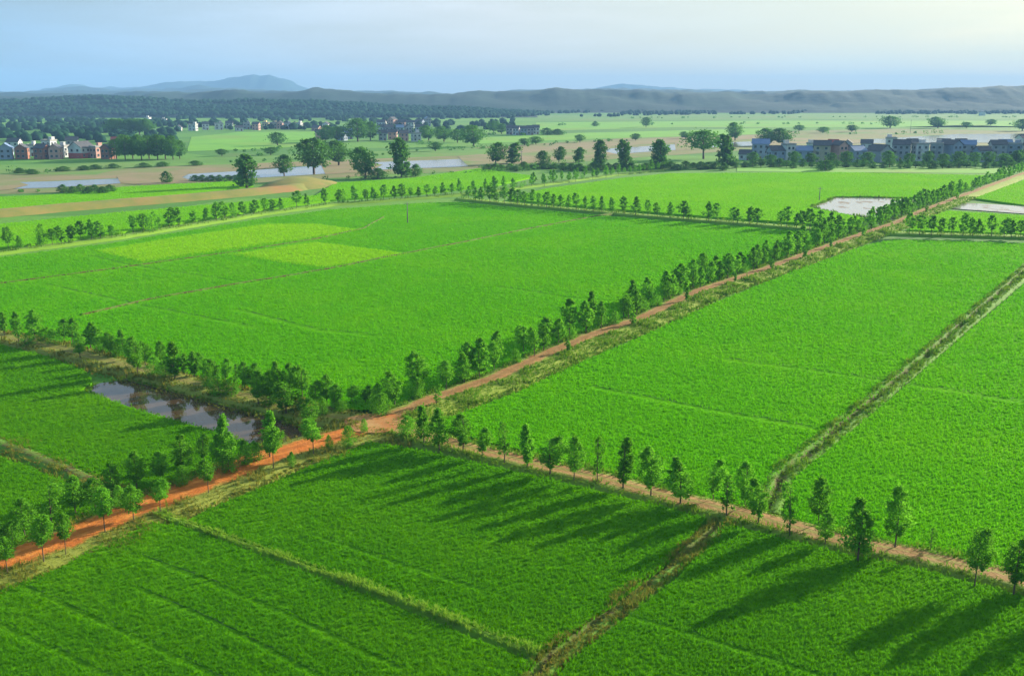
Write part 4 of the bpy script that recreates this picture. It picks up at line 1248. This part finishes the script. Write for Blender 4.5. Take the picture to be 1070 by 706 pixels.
village([(-14, 166, 20, 17, 'grey', 'dark tiled', None), (7, 166, 20, 18, 'blue-grey', 'blue', None), (24, 166, 16, 18, 'brick', 'dark tiled', None), (34, 163, 6, 15, 'white', 'flat', None), (45, 166, 15, 16, 'brick', 'dark tiled', None), (59, 166, 14, 18, 'pink', 'dark tiled', None), (67, 164, 6, 17, 'white', 'flat', None), (86, 165, 24, 19, 'white', 'dark tiled', 'red'), (102, 165, 10, 16, 'pink', 'flat', None), (114, 166, 13, 17, 'brick', 'dark tiled', None), (125, 157, 16, 15, 'grey', 'red', None), (16, 158, 14, 13, 'white', 'dark tiled', None), (52, 157, 13, 13, 'white', 'flat', None), (76, 156, 13, 13, 'grey', 'dark tiled', None)],
        'the brick village', 'houses of the brick village')
mid = []
for y, xs in ((147, (400, 411, 422, 433)), (140, (398, 407, 417, 427, 437)), (133, (400, 410, 419, 428, 437, 447)), (146, (335, 357, 363))):
    for x in xs:
        mid.append((x + random.uniform(-2, 2), y + random.uniform(-1, 1), random.uniform(8, 11), random.uniform(9, 11.5), random.choice(['white', 'grey', 'blue-grey', 'white', 'pink']), random.choice(['dark tiled', 'dark tiled', 'flat', 'blue']), None))
village(mid, 'the crowded hamlet', 'houses of the crowded hamlet')
strip = [(x, 136 + random.uniform(-1.5, 1), random.uniform(7, 10), random.uniform(7, 10), w, r, None) for x, w, r in ((187, 'white', 'dark tiled'), (202, 'white', 'flat'), (215, 'white', 'dark tiled'), (229, 'white', 'flat'), (240, 'grey', 'dark tiled'), (250, 'white', 'dark tiled'), (258, 'grey', 'flat'), (268, 'pink', 'dark tiled'), (278, 'yellow', 'flat'), (286, 'cream', 'flat'), (293, 'pink', 'dark tiled'), (301, 'white', 'flat'), (312, 'white', 'flat'), (331, 'pink', 'dark tiled'), (341, 'white', 'dark tiled'))]
village(strip, 'the pale house row', 'houses of the pale row', True)
village([(x, 141 + random.uniform(-1, .5), 7.5, 9, w, 'dark tiled', None) for x, w in ((533, 'grey'), (540, 'white'), (547, 'blue-grey'), (554, 'grey'), (560, 'white'))], 'the blue hamlet', 'houses of the small blue hamlet')
village([(x, y, 6, 6, 'white', 'flat', None) for x, y in ((1026, 121), (155, 128), (172, 130))], 'the scattered far farms', 'far scattered farmhouses', False)

# ------------------------------------------------------------------ poles
M_POLE = plain_mat('concrete_pole', (0.20, 0.19, 0.17), (0.15, 0.14, 0.13), 3, 0.9)


def pole(x, y, hp, label, group):
    p = at(x, y, -0.3)
    h = metres(hp, p) / .97
    root = empty('utility_pole', p, random.uniform(-.3, .3))
    tag(root, label, 'pole', group)
    mb = MB(); mb.tube([(0, 0, -.3), (0, 0, h * .5), (0, 0, h)], [.19, .16, .11], 8); mb.build('post', M_POLE, root, True)
    mb = MB(); mb.box(-.9, .9, -.17, -.09, h - .7, h - .58); mb.build('crossarm', M_POLE, root)
    for dx in (-.8, 0, .8):
        mb = MB(); mb.tube([(dx, -.13, h - .58), (dx, -.13, h - .5), (dx, -.13, h - .36)], [.04, .07, .03], 6); mb.build('insulator', M_FRAME, root)


pole(426, 235, 23, 'lone grey utility pole standing in the broad rice field', 'utility poles')
pole(856, 211, 15, 'grey utility pole at the corner of the flooded paddy', 'utility poles')
pole(545, 172, 14, 'grey utility pole among the riverside bushes', 'utility poles')
pole(951, 140, 14, 'thin grey utility pole in the meadow behind the village', 'utility poles')

# ------------------------------------------------------------------ haze: the air over the plain
mb = MB()
mb.box(-10600, 10600, -400, 10600, -1.4, 228)
hz, nt, b = new_mat('haze')
out = nt.nodes['Material Output']
nt.nodes.remove(b)
pv = nt.nodes.new('ShaderNodeVolumePrincipled')
pv.inputs['Color'].default_value = (0.27, 0.52, 0.88, 1)
pv.inputs['Density'].default_value = 0.00015
pv.inputs['Anisotropy'].default_value = 0.0
nt.links.new(pv.outputs['Volume'], out.inputs['Volume'])
o = mb.build('haze', hz)
tag(o, 'pale blue haze over the plain and hills', 'haze', None, 'stuff')
